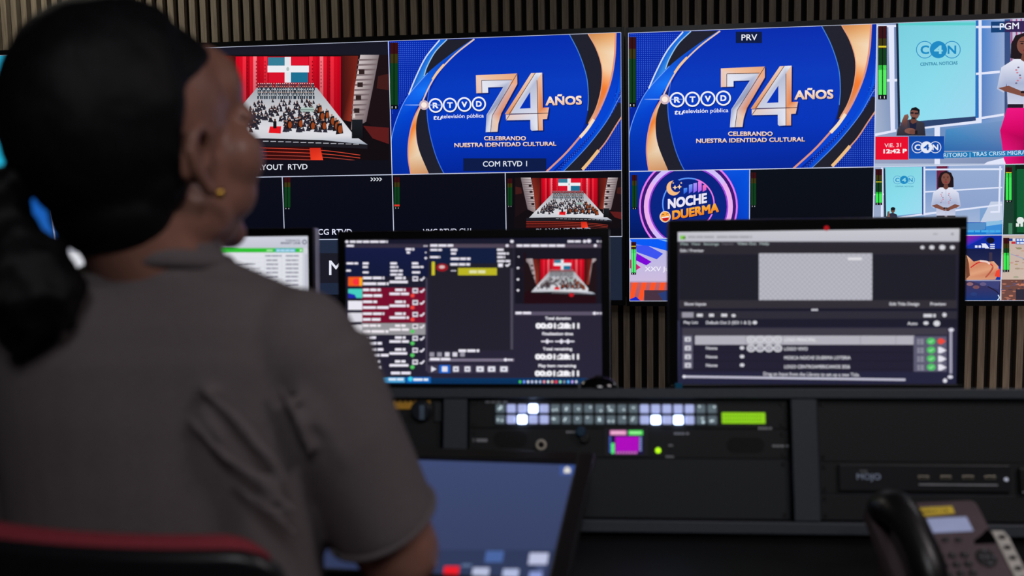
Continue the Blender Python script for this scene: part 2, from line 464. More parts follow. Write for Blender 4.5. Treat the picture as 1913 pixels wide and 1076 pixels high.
    four = [(1100, 300), (1180, 297), (1178, 540), (1222, 538), (1210, 618), (1175, 620), (1175, 697), (1095, 700), (1085, 690), (1085, 625), (912, 628), (905, 585)]
    b.poly(off(seven), SH); b.poly(off(four), SH)
    BZ, BZ2, SV, SV2 = (238, 190, 160), (205, 130, 90), (226, 228, 240), (150, 158, 190)
    b.poly(seven, BZ, [(240, 200, 170), (225, 165, 125), (238, 170, 130), (222, 140, 90), (240, 200, 165), (235, 205, 180), (190, 195, 215), (200, 205, 225), (190, 195, 220), (210, 215, 235), (220, 190, 170), (236, 190, 160)])
    b.poly([(745, 352), (962, 348), (880, 490), (815, 595), (800, 708), (767, 709), (777, 592), (905, 396), (790, 399), (790, 436), (745, 437)], SV,
           [SV, (200, 205, 225), SV2, SV, (230, 232, 240), (200, 205, 225), SV2, (170, 178, 205), SV, SV, SV])
    for L in ([(745, 438), (745, 351), (964, 347)], [(1000, 304), (815, 595), (800, 708)]): b.line(L, 4, (70, 40, 40), smooth=False)
    b.poly([(1100, 300), (1180, 297), (1178, 540), (1222, 538), (1215, 576), (912, 586), (905, 585)], SV, [(240, 205, 180), (225, 170, 130), BZ2, BZ, BZ, (215, 218, 232), (225, 150, 100)])
    b.poly([(1130, 299), (1178, 297), (1141, 350), (1140, 577), (945, 583)], SV, [SV, (240, 240, 246), (180, 186, 210), (215, 218, 235), (200, 205, 225)])
    b.poly([(1143, 350), (1178, 300), (1177, 540), (1222, 538), (1215, 576), (1143, 577)], BZ, [(232, 180, 150), (238, 200, 175), (225, 130, 75), (240, 180, 140), BZ, (232, 150, 100)])
    b.poly([(912, 590), (1140, 582), (1140, 697), (1095, 700), (1086, 690), (1086, 625), (912, 628)], SV, [(232, 200, 185), SV, SV, (200, 204, 224), (190, 195, 215), (210, 214, 232), (225, 200, 190)])
    b.poly([(1142, 582), (1215, 578), (1206, 618), (1175, 620), (1175, 697), (1142, 698)], BZ, [(235, 175, 140), (240, 190, 155), BZ, BZ, (230, 165, 120), (225, 160, 120)])
    b.poly([(1090, 430), (1090, 543), (1012, 547)], (0, 50, 185)); b.line([(1130, 299), (936, 585)], 4, (70, 40, 40), smooth=False)
    for L in ([(912, 628), (945, 583), (1218, 577)], [(1141, 350), (1141, 698)]): b.line(L, 4, (70, 40, 40), smooth=False)
    # broadcaster's four ringed letters
    for k, (x, y) in enumerate(((412, 525), (515, 522), (618, 518), (722, 514))):
        b.ell(x + 3, y + 5, 52, 52, (0, 30, 120)); b.ell(x, y, 51, 51, (240, 240, 248)); b.ell(x, y, 40, 40, (0, 58, 190))
        b.text('RTVD'[k], x - 20, y + 20, x + 20, 40, (240, 240, 248), 1.6)
    b.text('tu', 388, 624, 450, 34, (240, 240, 248), 0.6, shear=0.35); b.text('televisión pública', 452, 615, 755, 27, (240, 242, 250), 0.3, y2=608)
    for dx, c, c2 in ((5, (0, 30, 110), None), (0, (255, 232, 214), (232, 190, 165))):
        b.text('AÑOS', 1198 + dx, 525 + dx, 1458 + dx, 62, c, 1.5, c2, y2=518 + dx)
        b.text('CELEBRANDO', 753 + dx, 767 + dx, 1052 + dx, 29, c, 1.0, c2)
        b.text('NUESTRA IDENTIDAD CULTURAL', 540 + dx, 815 + dx, 1268 + dx, 29, c, 1.0, c2, y2=804 + dx)
    for rx, ry, c in ((140, 3, (160, 190, 250)), (34, 34, (205, 180, 190)), (20, 20, (252, 236, 226))): b.ell(330, 522, rx, ry, c, n=16)

# --- orchestra picture, xn -1..1 from the flag, yn 0..1 -------------------------------------
def orchestra(b, fx):
    """fx maps (x, y) of the big picture's crop (flag centre 355, y 160..665) to drawing units"""
    S = b.uv; old = b.fn
    def P(L): return [fx(p) for p in L]
    def poly(L, c, g=None, adv=True): b.poly(P(L), c, g, adv)
    def rect(x0, y0, x1, y1, c, c2=None, adv=True): poly([(x0, y0), (x1, y0), (x1, y1), (x0, y1)], c, [c, c, c2, c2] if c2 else None, adv)
    rnd = random.Random(11)
    rect(-140, 160, 850, 668, (16, 10, 14))
    rect(130, 168, 580, 330, (178, 8, 28))
    for s in (1, -1):
        X = lambda x: 355 + s * (x - 355)
        n = 9
        for i in range(n):   # folds of the red side curtains
            t0, t1 = i / n, (i + 1) / n
            xa, xb = 455 + 152 * t0, 455 + 152 * t1
            ya, yb = 300 + 168 * t0, 300 + 168 * t1
            c = ((214, 6, 32), (244, 40, 60), (176, 0, 22), (236, 18, 42), (244, 120, 130), (205, 0, 28))[(i * 5 + 1) % 6]
            poly([(X(xa), 168), (X(xb), 168), (X(xb), yb), (X(xa), ya)], c, [c, c, tuple(int(v * .8) for v in c), tuple(int(v * .8) for v in c)], i == 0)
        for r in range(8):
            for q in range(3): rect(X(468 + q * 42), 190 + r * 17, X(468 + q * 42) + 4, 197 + r * 17, (120, 0, 15), adv=r + q == 0)
        poly([(X(608), 165), (X(690), 165), (X(655), 480), (X(610), 470)], (70, 18, 16), [(60, 14, 14), (120, 34, 24), (150, 50, 34), (50, 10, 12)])
        poly([(X(700), 160), (X(792), 160), (X(728), 480), (X(655), 520), (X(672), 320)], (190, 180, 186), [(205, 192, 195), (120, 108, 112), (110, 95, 100), (150, 130, 130), (210, 195, 195)])
        for r in range(12): poly([(X(690 - r * 3), 180 + r * 24), (X(786 - r * 6), 178 + r * 24), (X(784 - r * 6), 186 + r * 24), (X(690 - r * 3), 189 + r * 24)], (120, 104, 108), adv=r == 0)
        for r in range(4): rect(X(706 - r * 8) - 12, 230 + r * 62, X(706 - r * 8) + 14, 252 + r * 62, (46, 30, 32), adv=r == 0)
        poly([(X(790), 160), (X(838), 160), (X(838), 560), (X(730), 480)], (26, 14, 18))
        poly([(X(785), 262), (X(838), 250), (X(838), 330), (X(778), 320)], (64, 26, 24))
    poly([(205, 318), (492, 318), (670, 545), (735, 590), (-20, 582), (50, 500)], (206, 206, 212), [(160, 165, 172), (170, 174, 180), (222, 222, 228), (150, 160, 176), (180, 184, 192), (214, 214, 220)])
    # flag
    rect(258, 172, 340, 214, (52, 124, 150)); rect(366, 170, 452, 210, (222, 16, 44)); rect(262, 243, 340, 293, (214, 14, 42)); rect(366, 243, 450, 293, (26, 110, 144))
    rect(338, 170, 368, 293, (226, 230, 236)); rect(256, 212, 454, 244, (234, 236, 242)); b.ell(*fx((353, 228)), abs(fx((360, 0))[0] - fx((353, 0))[0]), abs(fx((0, 228))[1] - fx((0, 238))[1]), (176, 190, 190))
    # choir on risers
    for r in range(5):
        y = 300 + r * 14; b.next()
        for i in range(26):
            x = 212 + i * 10.6 + rnd.uniform(-2, 2)
            rect(x - 3.6, y, x + 3.6, y + 16, (34, 48, 62) if rnd.random() < .8 else (70, 84, 96), adv=False)
            rect(x - 2, y - 5, x + 2, y, (190, 150, 130) if r % 2 else (210, 214, 214), adv=False)
    # players
    b.next()
    for i in range(290):
        t = rnd.random() ** 0.85; y = 372 + t * 140
        hw = 140 + t * 120; x = 355 - 25 + rnd.uniform(-1, 1) * hw
        if y > 470 and 215 < x < 330: continue
        k = 0.75 + t * .6
        if i % 40 == 0: b.next()
        rect(x - 4 * k, y - 3 * k, x + 4 * k, y + 9 * k, (24, 24, 32), adv=False)
        poly([(x - 8 * k, y + 14 * k), (x - 3 * k, y + 2 * k), (x + 6 * k, y + 4 * k), (x + 9 * k, y + 15 * k)], (44, 42, 54), adv=False)
        rect(x - 2 * k, y - 8 * k, x + 2 * k, y - 3 * k, (150, 100, 84), adv=False)
        if rnd.random() < .7: rect(x + 3 * k, y - 1 * k, x + 9 * k, y + 2 * k, (236, 236, 240), adv=False)
    rect(415, 412, 480, 432, (176, 196, 190)); rect(415, 420, 480, 426, (120, 140, 136))
    for (x, y, k) in ((505, 415, .9), (515, 445, 1), (540, 440, .9), (565, 468, 1), (585, 490, 1.2), (600, 505, 1.2), (525, 490, 1), (470, 490, 1), (412, 480, 1), (360, 485, 1)):
        poly([(x - 14 * k, y + 30 * k), (x - 8 * k, y - 12 * k), (x + 10 * k, y - 16 * k), (x + 16 * k, y + 26 * k)], (26, 20, 24))
        b.ell(*fx((x + 4 * k, y + 10 * k)), abs(fx((9 * k, 0))[0] - fx((0, 0))[0]), abs(fx((0, 17 * k))[1] - fx((0, 0))[1]), (150, 66, 28), n=12)
        rect(x - 5 * k, y - 24 * k, x + 3 * k, y - 14 * k, (170, 120, 100))
    poly([(268, 503), (322, 502), (320, 537), (262, 534)], (228, 20, 30)); rect(284, 478, 300, 512, (20, 18, 24)); rect(288, 466, 297, 478, (90, 60, 50))
    rect(660, 470, 712, 560, (26, 30, 36), (14, 16, 20)); rect(664, 442, 676, 462, (210, 200, 196))
    poly([(715, 500), (845, 510), (845, 590), (760, 560)], (92, 26, 26)); 
    poly([(-30, 566), (240, 560), (520, 568), (735, 590), (735, 610), (520, 600), (-30, 600)], (28, 26, 34))
    for i in range(13): rect(235 + i * 36, 572 + i * 1.2, 262 + i * 36, 575 + i * 1.2, (200, 202, 212), adv=i == 0)
    rect(-30, 602, 520, 668, (54, 8, 8)); 
    for r in range(4): b.line(P([(-30, 604 + r * 17), (240, 606 + r * 17), (520, 618 + r * 16), (700, 640 + r * 14)]), abs(fx((0, 3))[1] - fx((0, 0))[1]), (216, 72, 52) if r < 2 else (176, 70, 60))
    poly([(458, 606), (510, 606), (524, 668), (464, 668)], (234, 52, 30), [(200, 40, 26), (210, 44, 28), (246, 70, 40), (236, 56, 30)])

def meter(b, x0, y0, x1, y1, level, hold=None, lit=(60, 232, 84), dig=True):
    """two-channel audio meter"""
    h = y1 - y0; m = (x0 + x1) / 2; g = (x1 - x0) * .06
    b.rect(x0 - g, y0, x1 + g, y1 + h * .07, (8, 12, 16)); b.next()
    for a, c in ((x0, m - g), (m + g, x1)):
        for f0, f1, col in ((0, .18, (58, 10, 14)), (.18, .33, (58, 52, 12)), (.33, 1, (10, 62, 26))): b.rect(a, y0 + f0 * h, c, y0 + f1 * h, col, adv=False)
    if level:
        b.next()
        for a, c in ((x0, m - g), (m + g, x1)):
            b.rect(a, y1 - level * h, c, y1, lit, adv=False)
            b.rect(a, y1 - level * h, c, y1 - level * h * .84, (16, 160, 36), adv=False)
    if hold is not None: b.rect(x0, y1 - hold * h - h * .012, x1, y1 - hold * h + h * .012, (225, 205, 40))
    if dig:
        b.next()
        for a in (x0 + (x1 - x0) * .25, x0 + (x1 - x0) * .75): b.rect(a - g, y1 + h * .02, a + g * .6, y1 + h * .055, (220, 226, 230), adv=False)

def logo_rings(b, x, y, r, gap, blue, light, bold=1.6, inv=False):
    """three overlapping ringed characters, the middle one filled"""
    for k, ch in ((0, 'C'), (2, 'N'), (1, '4')):
        cx = x + (k - 1) * gap
        if inv and k == 1: b.ell(cx, y, r, r, light); c = blue
        elif inv: b.ell(cx, y, r, r, blue); b.ring(cx, y, r * .94, r * .12, light); c = light
        elif k == 1: b.ell(cx, y - (k - 1) * 2, r, r, blue); c = light
        else: b.ell(cx, y, r, r, light); b.ring(cx, y, r * .97, r * .09, blue); c = blue
        b.text(ch, cx - r * .5, y + r * .5, cx + r * .5, r, c, bold)

def presenter(b, x, y, k, kx=1.0):
    """newsreader in a white blouse and pink trousers; (x, y) = chin, k = head height"""
    X0, x = x, 0; old = b.uv; b.uv = lambda p: old((X0 + p[0] * kx, p[1]))
    S = lambda L: [(x + p[0] * k, y + p[1] * k) for p in L]
    HAIR, SKIN, BL = (30, 20, 26), (128, 78, 66), (214, 218, 236)
    b.poly(S([(-.62, .25), (-.6, -.5), (-.42, -.95), (0, -1.12), (.42, -.95), (.6, -.5), (.62, .25), (.4, .32), (-.4, .32)]), HAIR)
    b.poly(S([(-1.0, .75), (-.45, .3), (.45, .3), (1.0, .75), (1.18, 1.9), (.9, 2.1), (.78, 1.6), (.74, 2.75), (-.74, 2.75), (-.78, 1.6), (-.9, 2.1), (-1.18, 1.9)]), BL,
           [BL, (232, 234, 245), (228, 230, 244), BL, (176, 186, 214), (190, 198, 222), (170, 180, 210), (196, 202, 226), (206, 210, 230), (170, 180, 210), (190, 198, 222), (176, 186, 214)])
    b.ell(x, y - .42 * k, .36 * k, .5 * k, SKIN); b.poly(S([(-.14, .0), (.14, .0), (.2, .34), (0, .5), (-.2, .34)]), (112, 66, 56))
    for s in (-1, 1):
        b.poly(S([(s * .36, -.75), (s * .2, -.95), (s * .44, -.9), (s * .52, -.3), (s * .42, .1)]), HAIR)
        b.ell(x + s * .15 * k, y - .52 * k, .07 * k, .035 * k, (30, 20, 24), n=10); b.rect(x + s * .15 * k - .09 * k, y - .64 * k, x + s * .15 * k + .09 * k, y - .61 * k, (40, 26, 26))
        b.poly(S([(s * 1.12, 1.85), (s * .86, 2.02), (s * .1, 2.3), (s * .1, 2.05), (s * .7, 1.72)]), SKIN)
    b.poly(S([(-.04, -.45), (.04, -.45), (.07, -.28), (-.07, -.28)]), (110, 64, 56)); b.ell(x, y - .16 * k, .13 * k, .055 * k, (140, 40, 50), n=12)
    b.ell(x - .1 * k, y + 2.14 * k, .2 * k, .15 * k, SKIN); b.ell(x + .14 * k, y + 2.16 * k, .2 * k, .15 * k, (110, 66, 56)); b.rect(x - .2 * k, y + 2.0 * k, x + .1 * k, y + 2.12 * k, (18, 18, 24))
    for q in range(14):
        a = q * 1.9; b.ell(x + (.3 + .09 * sin(a * 2)) * (1 if q % 2 else -1) * k, y + (.75 + q * .07) * k, .05 * k, .045 * k, (208, 120, 140) if q % 3 else (110, 100, 130), n=7)
    b.line(S([(0, .45), (0, 2.7)]), .025 * k, (168, 176, 205))
    b.rect(x - .74 * k, y + 2.7 * k, x + .74 * k, y + 2.9 * k, (34, 24, 40)); b.rect(x - .1 * k, y + 2.7 * k, x + .1 * k, y + 2.9 * k, (190, 180, 190))
    b.poly(S([(-.76, 2.9), (.76, 2.9), (1.05, 4.1), (.9, 5.6), (.62, 6.6), (.06, 6.6), (0, 4.6), (-.06, 6.6), (-.62, 6.6), (-.9, 5.6), (-1.05, 4.1)]), (226, 6, 112),
           [(240, 20, 130), (235, 14, 126), (200, 0, 96), (236, 20, 124), (226, 10, 110), (190, 0, 90), (170, 0, 80), (190, 0, 90), (226, 10, 110), (236, 20, 124), (214, 0, 100)])
    b.line(S([(0, 3.3), (0, 4.6)]), .05 * k, (170, 0, 84)); b.uv = old

def interpreter(b):
    """sign-language interpreter in a dark suit, crop units of the programme picture"""
    b.poly([(250, 785), (258, 740), (300, 690), (340, 682), (385, 690), (425, 705), (433, 785)], (56, 54, 66), [(44, 42, 54), (60, 58, 70), (70, 68, 80), (66, 64, 74), (60, 58, 70), (52, 50, 62), (40, 38, 50)])
    b.poly([(330, 690), (378, 690), (372, 745), (335, 745)], (26, 30, 56))
    b.poly([(345, 665), (375, 668), (378, 700), (352, 712), (338, 700)], (104, 64, 54)); b.ell(364, 645, 29, 37, (126, 80, 70), rot=-8)
    b.poly([(338, 632), (345, 612), (372, 605), (396, 622), (395, 660), (384, 630), (350, 624)], (18, 16, 22))
    b.rect(338, 637, 358, 648, (40, 28, 34)); b.rect(364, 640, 388, 651, (40, 28, 34)); b.poly([(346, 668), (372, 672), (366, 682), (350, 680)], (40, 26, 26))
    b.poly([(275, 730), (285, 690), (300, 655), (322, 650), (328, 668), (318, 690), (318, 745), (285, 755)], (128, 82, 72), [(60, 56, 70), (120, 76, 66), (140, 92, 80), (140, 92, 80), (130, 82, 72), (110, 66, 60), (60, 56, 70), (52, 48, 60)])
    b.ell(335, 755, 34, 18, (130, 84, 74)); b.ell(352, 762, 22, 14, (112, 70, 60)); b.rect(366, 752, 382, 776, (24, 22, 30))

# ================= right display =================
rootR, MR = display('video_wall_display', -0.0503 + DW / 2, 1.3056, 'wall display showing the PRV preview beside a newsreader in pink trousers')
q = .25
scrR = base_screen(MR, rootR, [(0, 0, 1, 0, WHT), (0, .51, 1, .51, WHT), (0, .762, 1, .762, WHT), (0, 1, 1, 1, WHT), (0, 0, 0, 1, WHT), (1, 0, 1, 1, WHT),
                               (.499, 0, .499, 1, WHT), (q, .51, q, 1, WHT), (.752, .51, .752, 1, WHT)])
t = tile(MR, scrR, 0, 0, .499, .51, (1150, 40, 3.586)); PRV_CLIP = t.clip; BR = t
anniversary(t)
meter(t, 88, 105, 135, 545, 0)
t.rect(805, 70, 980, 146, (8, 24, 66)); t.text('PRV', 843, 128, 948, 40, (240, 242, 250), 0.3, y2=126)
tag(t.build('picture_tile', SCREEN, scrR), 'PRV preview picture with a bronze and silver 74 on blue')

t = tile(MR, scrR, .499, 0, 1, .51, (1600, 20, 3.362))
def studio(t, panel=True):
    fill(t, (150, 172, 212), (176, 190, 214))
    t.poly([(110, 60), (265, 60), (275, 800), (110, 790)], (140, 160, 196), [(168, 186, 214), (96, 122, 170), (120, 146, 190), (166, 180, 206)])
    t.poly([(750, 50), (770, 50), (770, 700), (745, 700)], (40, 110, 190)); 
    t.poly([(785, 50), (940, 40), (930, 860), (785, 690)], (130, 160, 208), [(70, 130, 205), (150, 172, 212), (150, 170, 205), (96, 130, 190)])
    t.rect(930, 40, 968, 900, (48, 76, 130), (70, 86, 126)); t.rect(968, 40, 1050, 900, (190, 196, 222))
    for x in (970, 1000, 1030): t.rect(x, 40, x + 10, 900, (190, 80, 140), (150, 40, 90))
    t.rect(1054, 40, 1900, 960, (150, 170, 210), (120, 140, 190))
    t.poly([(278, 705), (780, 690), (1050, 650), (1050, 960), (110, 960), (110, 800)], (120, 150, 195), [(104, 140, 190), (110, 150, 204), (150, 166, 200), (120, 140, 180), (150, 160, 190), (160, 172, 200)])
    t.poly([(560, 745), (920, 690), (920, 880), (548, 880)], (58, 120, 178), [(70, 140, 196), (120, 150, 196), (70, 110, 170), (44, 104, 170)])
    W = (226, 230, 250)
    for L in ([(200, 95), (236, 95), (242, 762), (215, 765)], [(115, 90), (262, 88), (262, 102), (115, 105)], [(185, 430), (266, 428), (266, 444), (185, 446)], [(115, 772), (250, 745), (250, 760), (115, 788)],
              [(420, 722), (770, 672), (785, 690), (785, 705), (420, 742)], [(766, 55), (786, 55), (786, 700), (768, 700)], [(750, 96), (930, 94), (930, 108), (750, 110)], [(750, 390), (900, 376), (900, 392), (750, 404)],
              [(780, 668), (925, 645), (925, 660), (780, 682)], [(490, 735), (524, 730), (524, 965), (490, 965)], [(820, 950), (920, 925), (1010, 920), (1010, 960), (800, 965)]): t.poly(L, W)
    t.poly([(248, 78), (262, 76), (275, 700), (262, 790)], (24, 36, 60)); t.poly([(275, 700), (748, 664), (750, 690), (440, 728), (276, 745)], (44, 66, 110))
    t.poly([(262, 76), (748, 64), (746, 664), (277, 702)], (135, 210, 228), [(120, 206, 222), (132, 212, 226), (158, 216, 240), (140, 222, 240)])
    t.rect(262, 74, 748, 92, (90, 205, 205))
    logo_rings(t, 514, 245, 54, 85, (28, 138, 196), (140, 212, 230), 1.2)
    t.text('CENTRAL NOTICIAS', 400, 347, 634, 21, (60, 140, 172), 1.2, y2=338)
studio(t)
presenter(t, 1062, 268, 118, 1.3)
interpreter(t)
meter(t, 138, 97, 187, 528, .43, .7, (84, 236, 96))
t.rect(118, 792, 324, 936, (232, 8, 44)); t.text('VIE. 31', 175, 858, 279, 24, (240, 226, 232), 0.2, y2=855); t.text('12:42 P', 168, 897, 315, 27, (246, 236, 240), 1.8, y2=894)
t.rect(328, 788, 549, 930, (8, 66, 160), (18, 84, 184)); logo_rings(t, 438, 858, 37, 56, (12, 72, 168), (226, 232, 246), 1.2, True)
t.poly([(547, 890), (1100, 874), (1100, 912), (547, 926)], (24, 120, 182)); t.text('RITORIO | TRAS CRISIS MIGRATORIA', 546, 921, 1175, 25, (206, 230, 246), 0.2, y2=898)
t.poly([(843, 70), (1060, 64), (1060, 133), (843, 138)], (14, 62, 116)); t.rect(930, 66, 1060, 135, (52, 34, 84)); t.rect(850, 96, 935, 108, (176, 196, 232))
t.text('PGM', 898, 121, 1018, 41, (238, 242, 250), 0.3, y2=115)
tag(t.build('picture_tile', SCREEN, scrR), 'PGM programme picture of a newsreader in pink trousers')

t = tile(MR, scrR, 0, .51, q, .762, (1160, 300, 3.586))
fill(t, (0, 46, 160), (0, 22, 92)); t.poly([(560, 60), (860, 60), (860, 400), (740, 400), (690, 200)], (0, 60, 190), [(10, 80, 220), (0, 84, 225), (0, 70, 205), (0, 52, 180), (0, 60, 200)])
def pinkish(a): 
    k = .5 + .5 * cos(radians(a + 30)); return (int(150 + 90 * k), int(110 + 60 * k), int(225 + 20 * k))
t.ell(452, 308, 330, 330, (34, 14, 92)); t.ring(452, 308, 325, 12, (230, 120, 240)); t.ring(452, 308, 308, 14, (60, 20, 120)); t.ring(452, 308, 282, 32, 0, cols=lambda a: (236, 176, 238) if abs(a % 180 - 90) > 55 else (210, 190, 250))
t.ring(452, 308, 262, 10, (150, 70, 220)); t.ell(452, 308, 254, 254, (4, 34, 128)); t.ring(452, 290, 172, 9, 0, cols=lambda a: (90, 150, 250) if 100 < a < 290 else (236, 120, 226))
t.ell(352, 184, 47, 50, (246, 188, 130)); t.ell(372, 170, 38, 42, (4, 34, 128))
for x, y, s in ((362, 180, 17), (392, 176, 17), (404, 150, 8), (350, 150, 7)): t.poly([(x, y - s), (x + s * .3, y - s * .3), (x + s, y), (x + s * .3, y + s * .3), (x, y + s), (x - s * .3, y + s * .3), (x - s, y), (x - s * .3, y - s * .3)], (250, 214, 168))
for i, (x, yt) in enumerate(((420, 186), (455, 162), (485, 152), (517, 140), (548, 165))): t.poly([(x, yt), (x + 24, yt - 4), (x + 24, 208 - i * 3), (x, 226 - i * 4)], (0, 0, 0), [((80, 150, 250), (120, 160, 250), (170, 150, 250), (236, 130, 226), (246, 120, 190))[i]] * 2 + [((40, 90, 220), (90, 90, 230), (140, 100, 240), (180, 100, 240), (220, 90, 200))[i]] * 2)
for dx, c in ((6, (0, 20, 90)), (0, (232, 228, 246))): t.text('NOCHE', 314 + dx, 325 + dx, 576 + dx, 68, c, 2.0, y2=283 + dx)
for dx, c in ((6, (0, 20, 90)), (0, (252, 176, 60))): t.text('DUERMA', 343 + dx, 398 + dx, 656 + dx, 62, c, 2.0, (236, 130, 30) if dx == 0 else None, y2=344 + dx)
t.ell(296, 376, 37, 38, (240, 226, 220)); t.ell(296, 376, 32, 34, (252, 170, 70)); t.poly([(270, 378), (322, 372), (318, 394), (302, 406), (284, 402)], (196, 24, 40)); t.poly([(271, 378), (321, 372), (320, 380), (274, 386)], (250, 246, 240))
t.line([(272, 366), (282, 360), (290, 364)], 4, (90, 40, 20)); t.line([(304, 360), (313, 355), (321, 358)], 4, (90, 40, 20))
meter(t, 74, 96, 106, 312, 0)
tag(t.build('picture_tile', SCREEN, scrR), 'blue picture with pink neon rings and a moon')

t = tile(MR, scrR, q, .51, .499, .762, (1160, 300, 3.586)); fill(t, (5, 11, 22), (5, 8, 17)); meter(t, 872, 80, 905, 298, 0)
t.build('picture_tile', SCREEN, scrR)

t = tile(MR, scrR, .499, .51, .752, .762, (1600, 290, 3.4697))
fill(t, (128, 160, 208), (120, 160, 206)); t.rect(110, 70, 180, 420, (150, 166, 196)); t.rect(440, 70, 800, 440, (96, 136, 196), (160, 180, 214)); t.rect(520, 60, 590, 340, (110, 30, 60), (70, 40, 80)); t.rect(600, 60, 960, 340, (150, 172, 210), (140, 162, 204))
t.poly([(870, 300), (945, 300), (945, 440), (800, 440)], (196, 206, 228)); 
for L in ([(425, 88), (945, 84), (945, 96), (425, 98)], [(430, 234), (945, 204), (945, 213), (430, 243)], [(270, 400), (440, 375), (945, 315), (945, 325), (440, 388), (270, 410)], [(434, 75), (446, 75), (446, 390), (434, 390)], [(926, 70), (938, 70), (930, 372), (868, 374), (868, 362), (918, 360)], [(160, 80), (172, 80), (172, 400), (158, 400)], [(112, 250), (185, 248), (185, 258), (112, 260)]): t.poly(L, (224, 230, 250))
t.rect(425, 75, 434, 385, (30, 60, 130)); t.poly([(176, 85), (186, 85), (192, 400), (180, 400)], (24, 36, 60)); t.poly([(186, 78), (425, 76), (425, 375), (192, 398)], (136, 214, 230), [(126, 210, 222), (134, 214, 228), (156, 218, 240), (140, 224, 240)])
logo_rings(t, 308, 160, 27, 43, (28, 138, 196), (140, 214, 230), .8); t.text('CENTRAL NOTICIAS', 250, 206, 369, 8, (60, 140, 172), .6)
presenter(t, 579, 186, 76, 1.08)
t.poly([(188, 405), (205, 380), (235, 372), (262, 385), (268, 470), (180, 470)], (44, 46, 66)); t.ell(235, 356, 14, 18, (110, 70, 60)); t.ell(236, 347, 15, 11, (20, 18, 24)); t.poly([(196, 400), (200, 365), (212, 362), (216, 400)], (128, 82, 72))
t.rect(700, 434, 950, 520, (10, 84, 180), (20, 120, 210)); t.poly([(700, 440), (835, 436), (835, 480), (700, 500)], (84, 140, 196)); t.poly([(835, 436), (945, 420), (945, 500), (840, 510)], (60, 140, 214)); t.bars(720, 492, 930, 14, (70, 170, 232)); t.poly([(840, 430), (945, 422), (945, 445), (840, 460)], (140, 190, 226))
meter(t, 124, 90, 163, 308, .32, .62)
tag(t.build('picture_tile', SCREEN, scrR), 'small studio picture of the standing newsreader')

t = tile(MR, scrR, .752, .51, 1, .762, (1600, 290, 3.4697)); fill(t, (6, 66, 34), (4, 50, 28)); t.rect(950, 70, 1020, 520, (26, 60, 46)); t.rect(1030, 60, 1300, 100, (10, 30, 20)); t.rect(1140, 80, 1340, 520, (8, 100, 40), (6, 80, 36)); t.rect(1040, 90, 1140, 500, (14, 90, 50))
t.ell(1062, 422, 24, 22, (226, 232, 230)); t.bars(1034, 452, 1180, 22, (226, 232, 230), 1.0); t.rect(985, 440, 1010, 510, (70, 130, 100)); meter(t, 968, 78, 1005, 290, .82, .84)
tag(t.build('picture_tile', SCREEN, scrR), 'green picture')

t = tile(MR, scrR, 0, .762, q, 1, (1160, 300, 3.586)); fill(t, (176, 182, 232), (216, 190, 216)); t.poly([(60, 525), (330, 525), (330, 610), (200, 575), (80, 560)], (6, 90, 246)); t.poly([(250, 528), (420, 540), (420, 560), (330, 550)], (130, 190, 246)); t.poly([(100, 566), (180, 570), (282, 624), (240, 661), (105, 612)], (60, 84, 240)); t.poly([(105, 620), (205, 678), (170, 702), (100, 668)], (124, 6, 214)); t.poly([(60, 660), (132, 715), (100, 735), (60, 720)], (206, 30, 120))
t.text('XXV Juegos', 160, 741, 420, 30, (246, 246, 252), 0.1, y2=738); t.rect(56, 806, 900, 816, (190, 160, 190)); t.rect(56, 816, 900, 960, (196, 96, 96), (150, 90, 120))
for i in range(6): t.poly([(80 + i * 62, 816), (112 + i * 62, 816), (85 + i * 62, 940), (48 + i * 62, 940)], (250, 84, 40), adv=i == 0)
t.poly([(56, 930), (100, 912), (140, 945), (56, 950)], (20, 40, 200)); t.rect(156, 868, 420, 950, (72, 50, 66)); t.poly([(250, 890), (330, 866), (330, 950), (290, 950)], (40, 60, 120)); meter(t, 70, 545, 100, 750, .76, .86, (84, 236, 120))
tag(t.build('picture_tile', SCREEN, scrR), 'sports title picture with coloured slanted bars')

t = tile(MR, scrR, q, .762, .499, 1, (1160, 300, 3.586)); fill(t, (12, 14, 24), (8, 10, 18)); t.build('picture_tile', SCREEN, scrR)

t = tile(MR, scrR, .499, .762, .752, 1, (1600, 290, 3.4697)); fill(t, (10, 40, 160), (20, 60, 150)); t.poly([(700, 522), (850, 522), (700, 600)], (130, 10, 150), [(150, 10, 150), (10, 40, 190), (20, 50, 190)]); t.rect(700, 605, 945, 720, (16, 26, 70), (34, 40, 80)); t.rect(860, 630, 880, 700, (60, 50, 70)); t.ell(868, 552, 26, 20, (14, 16, 40))
t.bars(768, 592, 850, 16, (226, 230, 246), 1.4); t.poly([(808, 572), (838, 572), (862, 604), (834, 604)], (226, 230, 246)); 
for y in (575, 588, 600): t.rect(866, y, 896, y + 7, (206, 212, 236))
SK = (226, 164, 128)
t.poly([(600, 640), (715, 648), (760, 690), (800, 680), (850, 690), (890, 688), (920, 720), (925, 760), (900, 806), (600, 812)], SK, [(240, 196, 160), (236, 190, 150), (214, 140, 104), (240, 186, 150), (206, 130, 96), (236, 180, 146), (226, 160, 124), (200, 120, 90), (214, 150, 116), (220, 160, 124)])
t.line([(740, 728), (790, 696), (850, 694), (884, 722), (872, 752), (840, 790)], 7, (206, 30, 40)); t.line([(800, 685), (842, 690), (865, 705)], 12, (236, 206, 200)); t.line([(885, 720), (868, 752), (835, 792)], 7, (170, 100, 74)); t.poly([(905, 750), (930, 735), (930, 790), (895, 785)], (236, 70, 50)); t.poly([(712, 640), (728, 700), (735, 780), (712, 800)], (120, 70, 50))
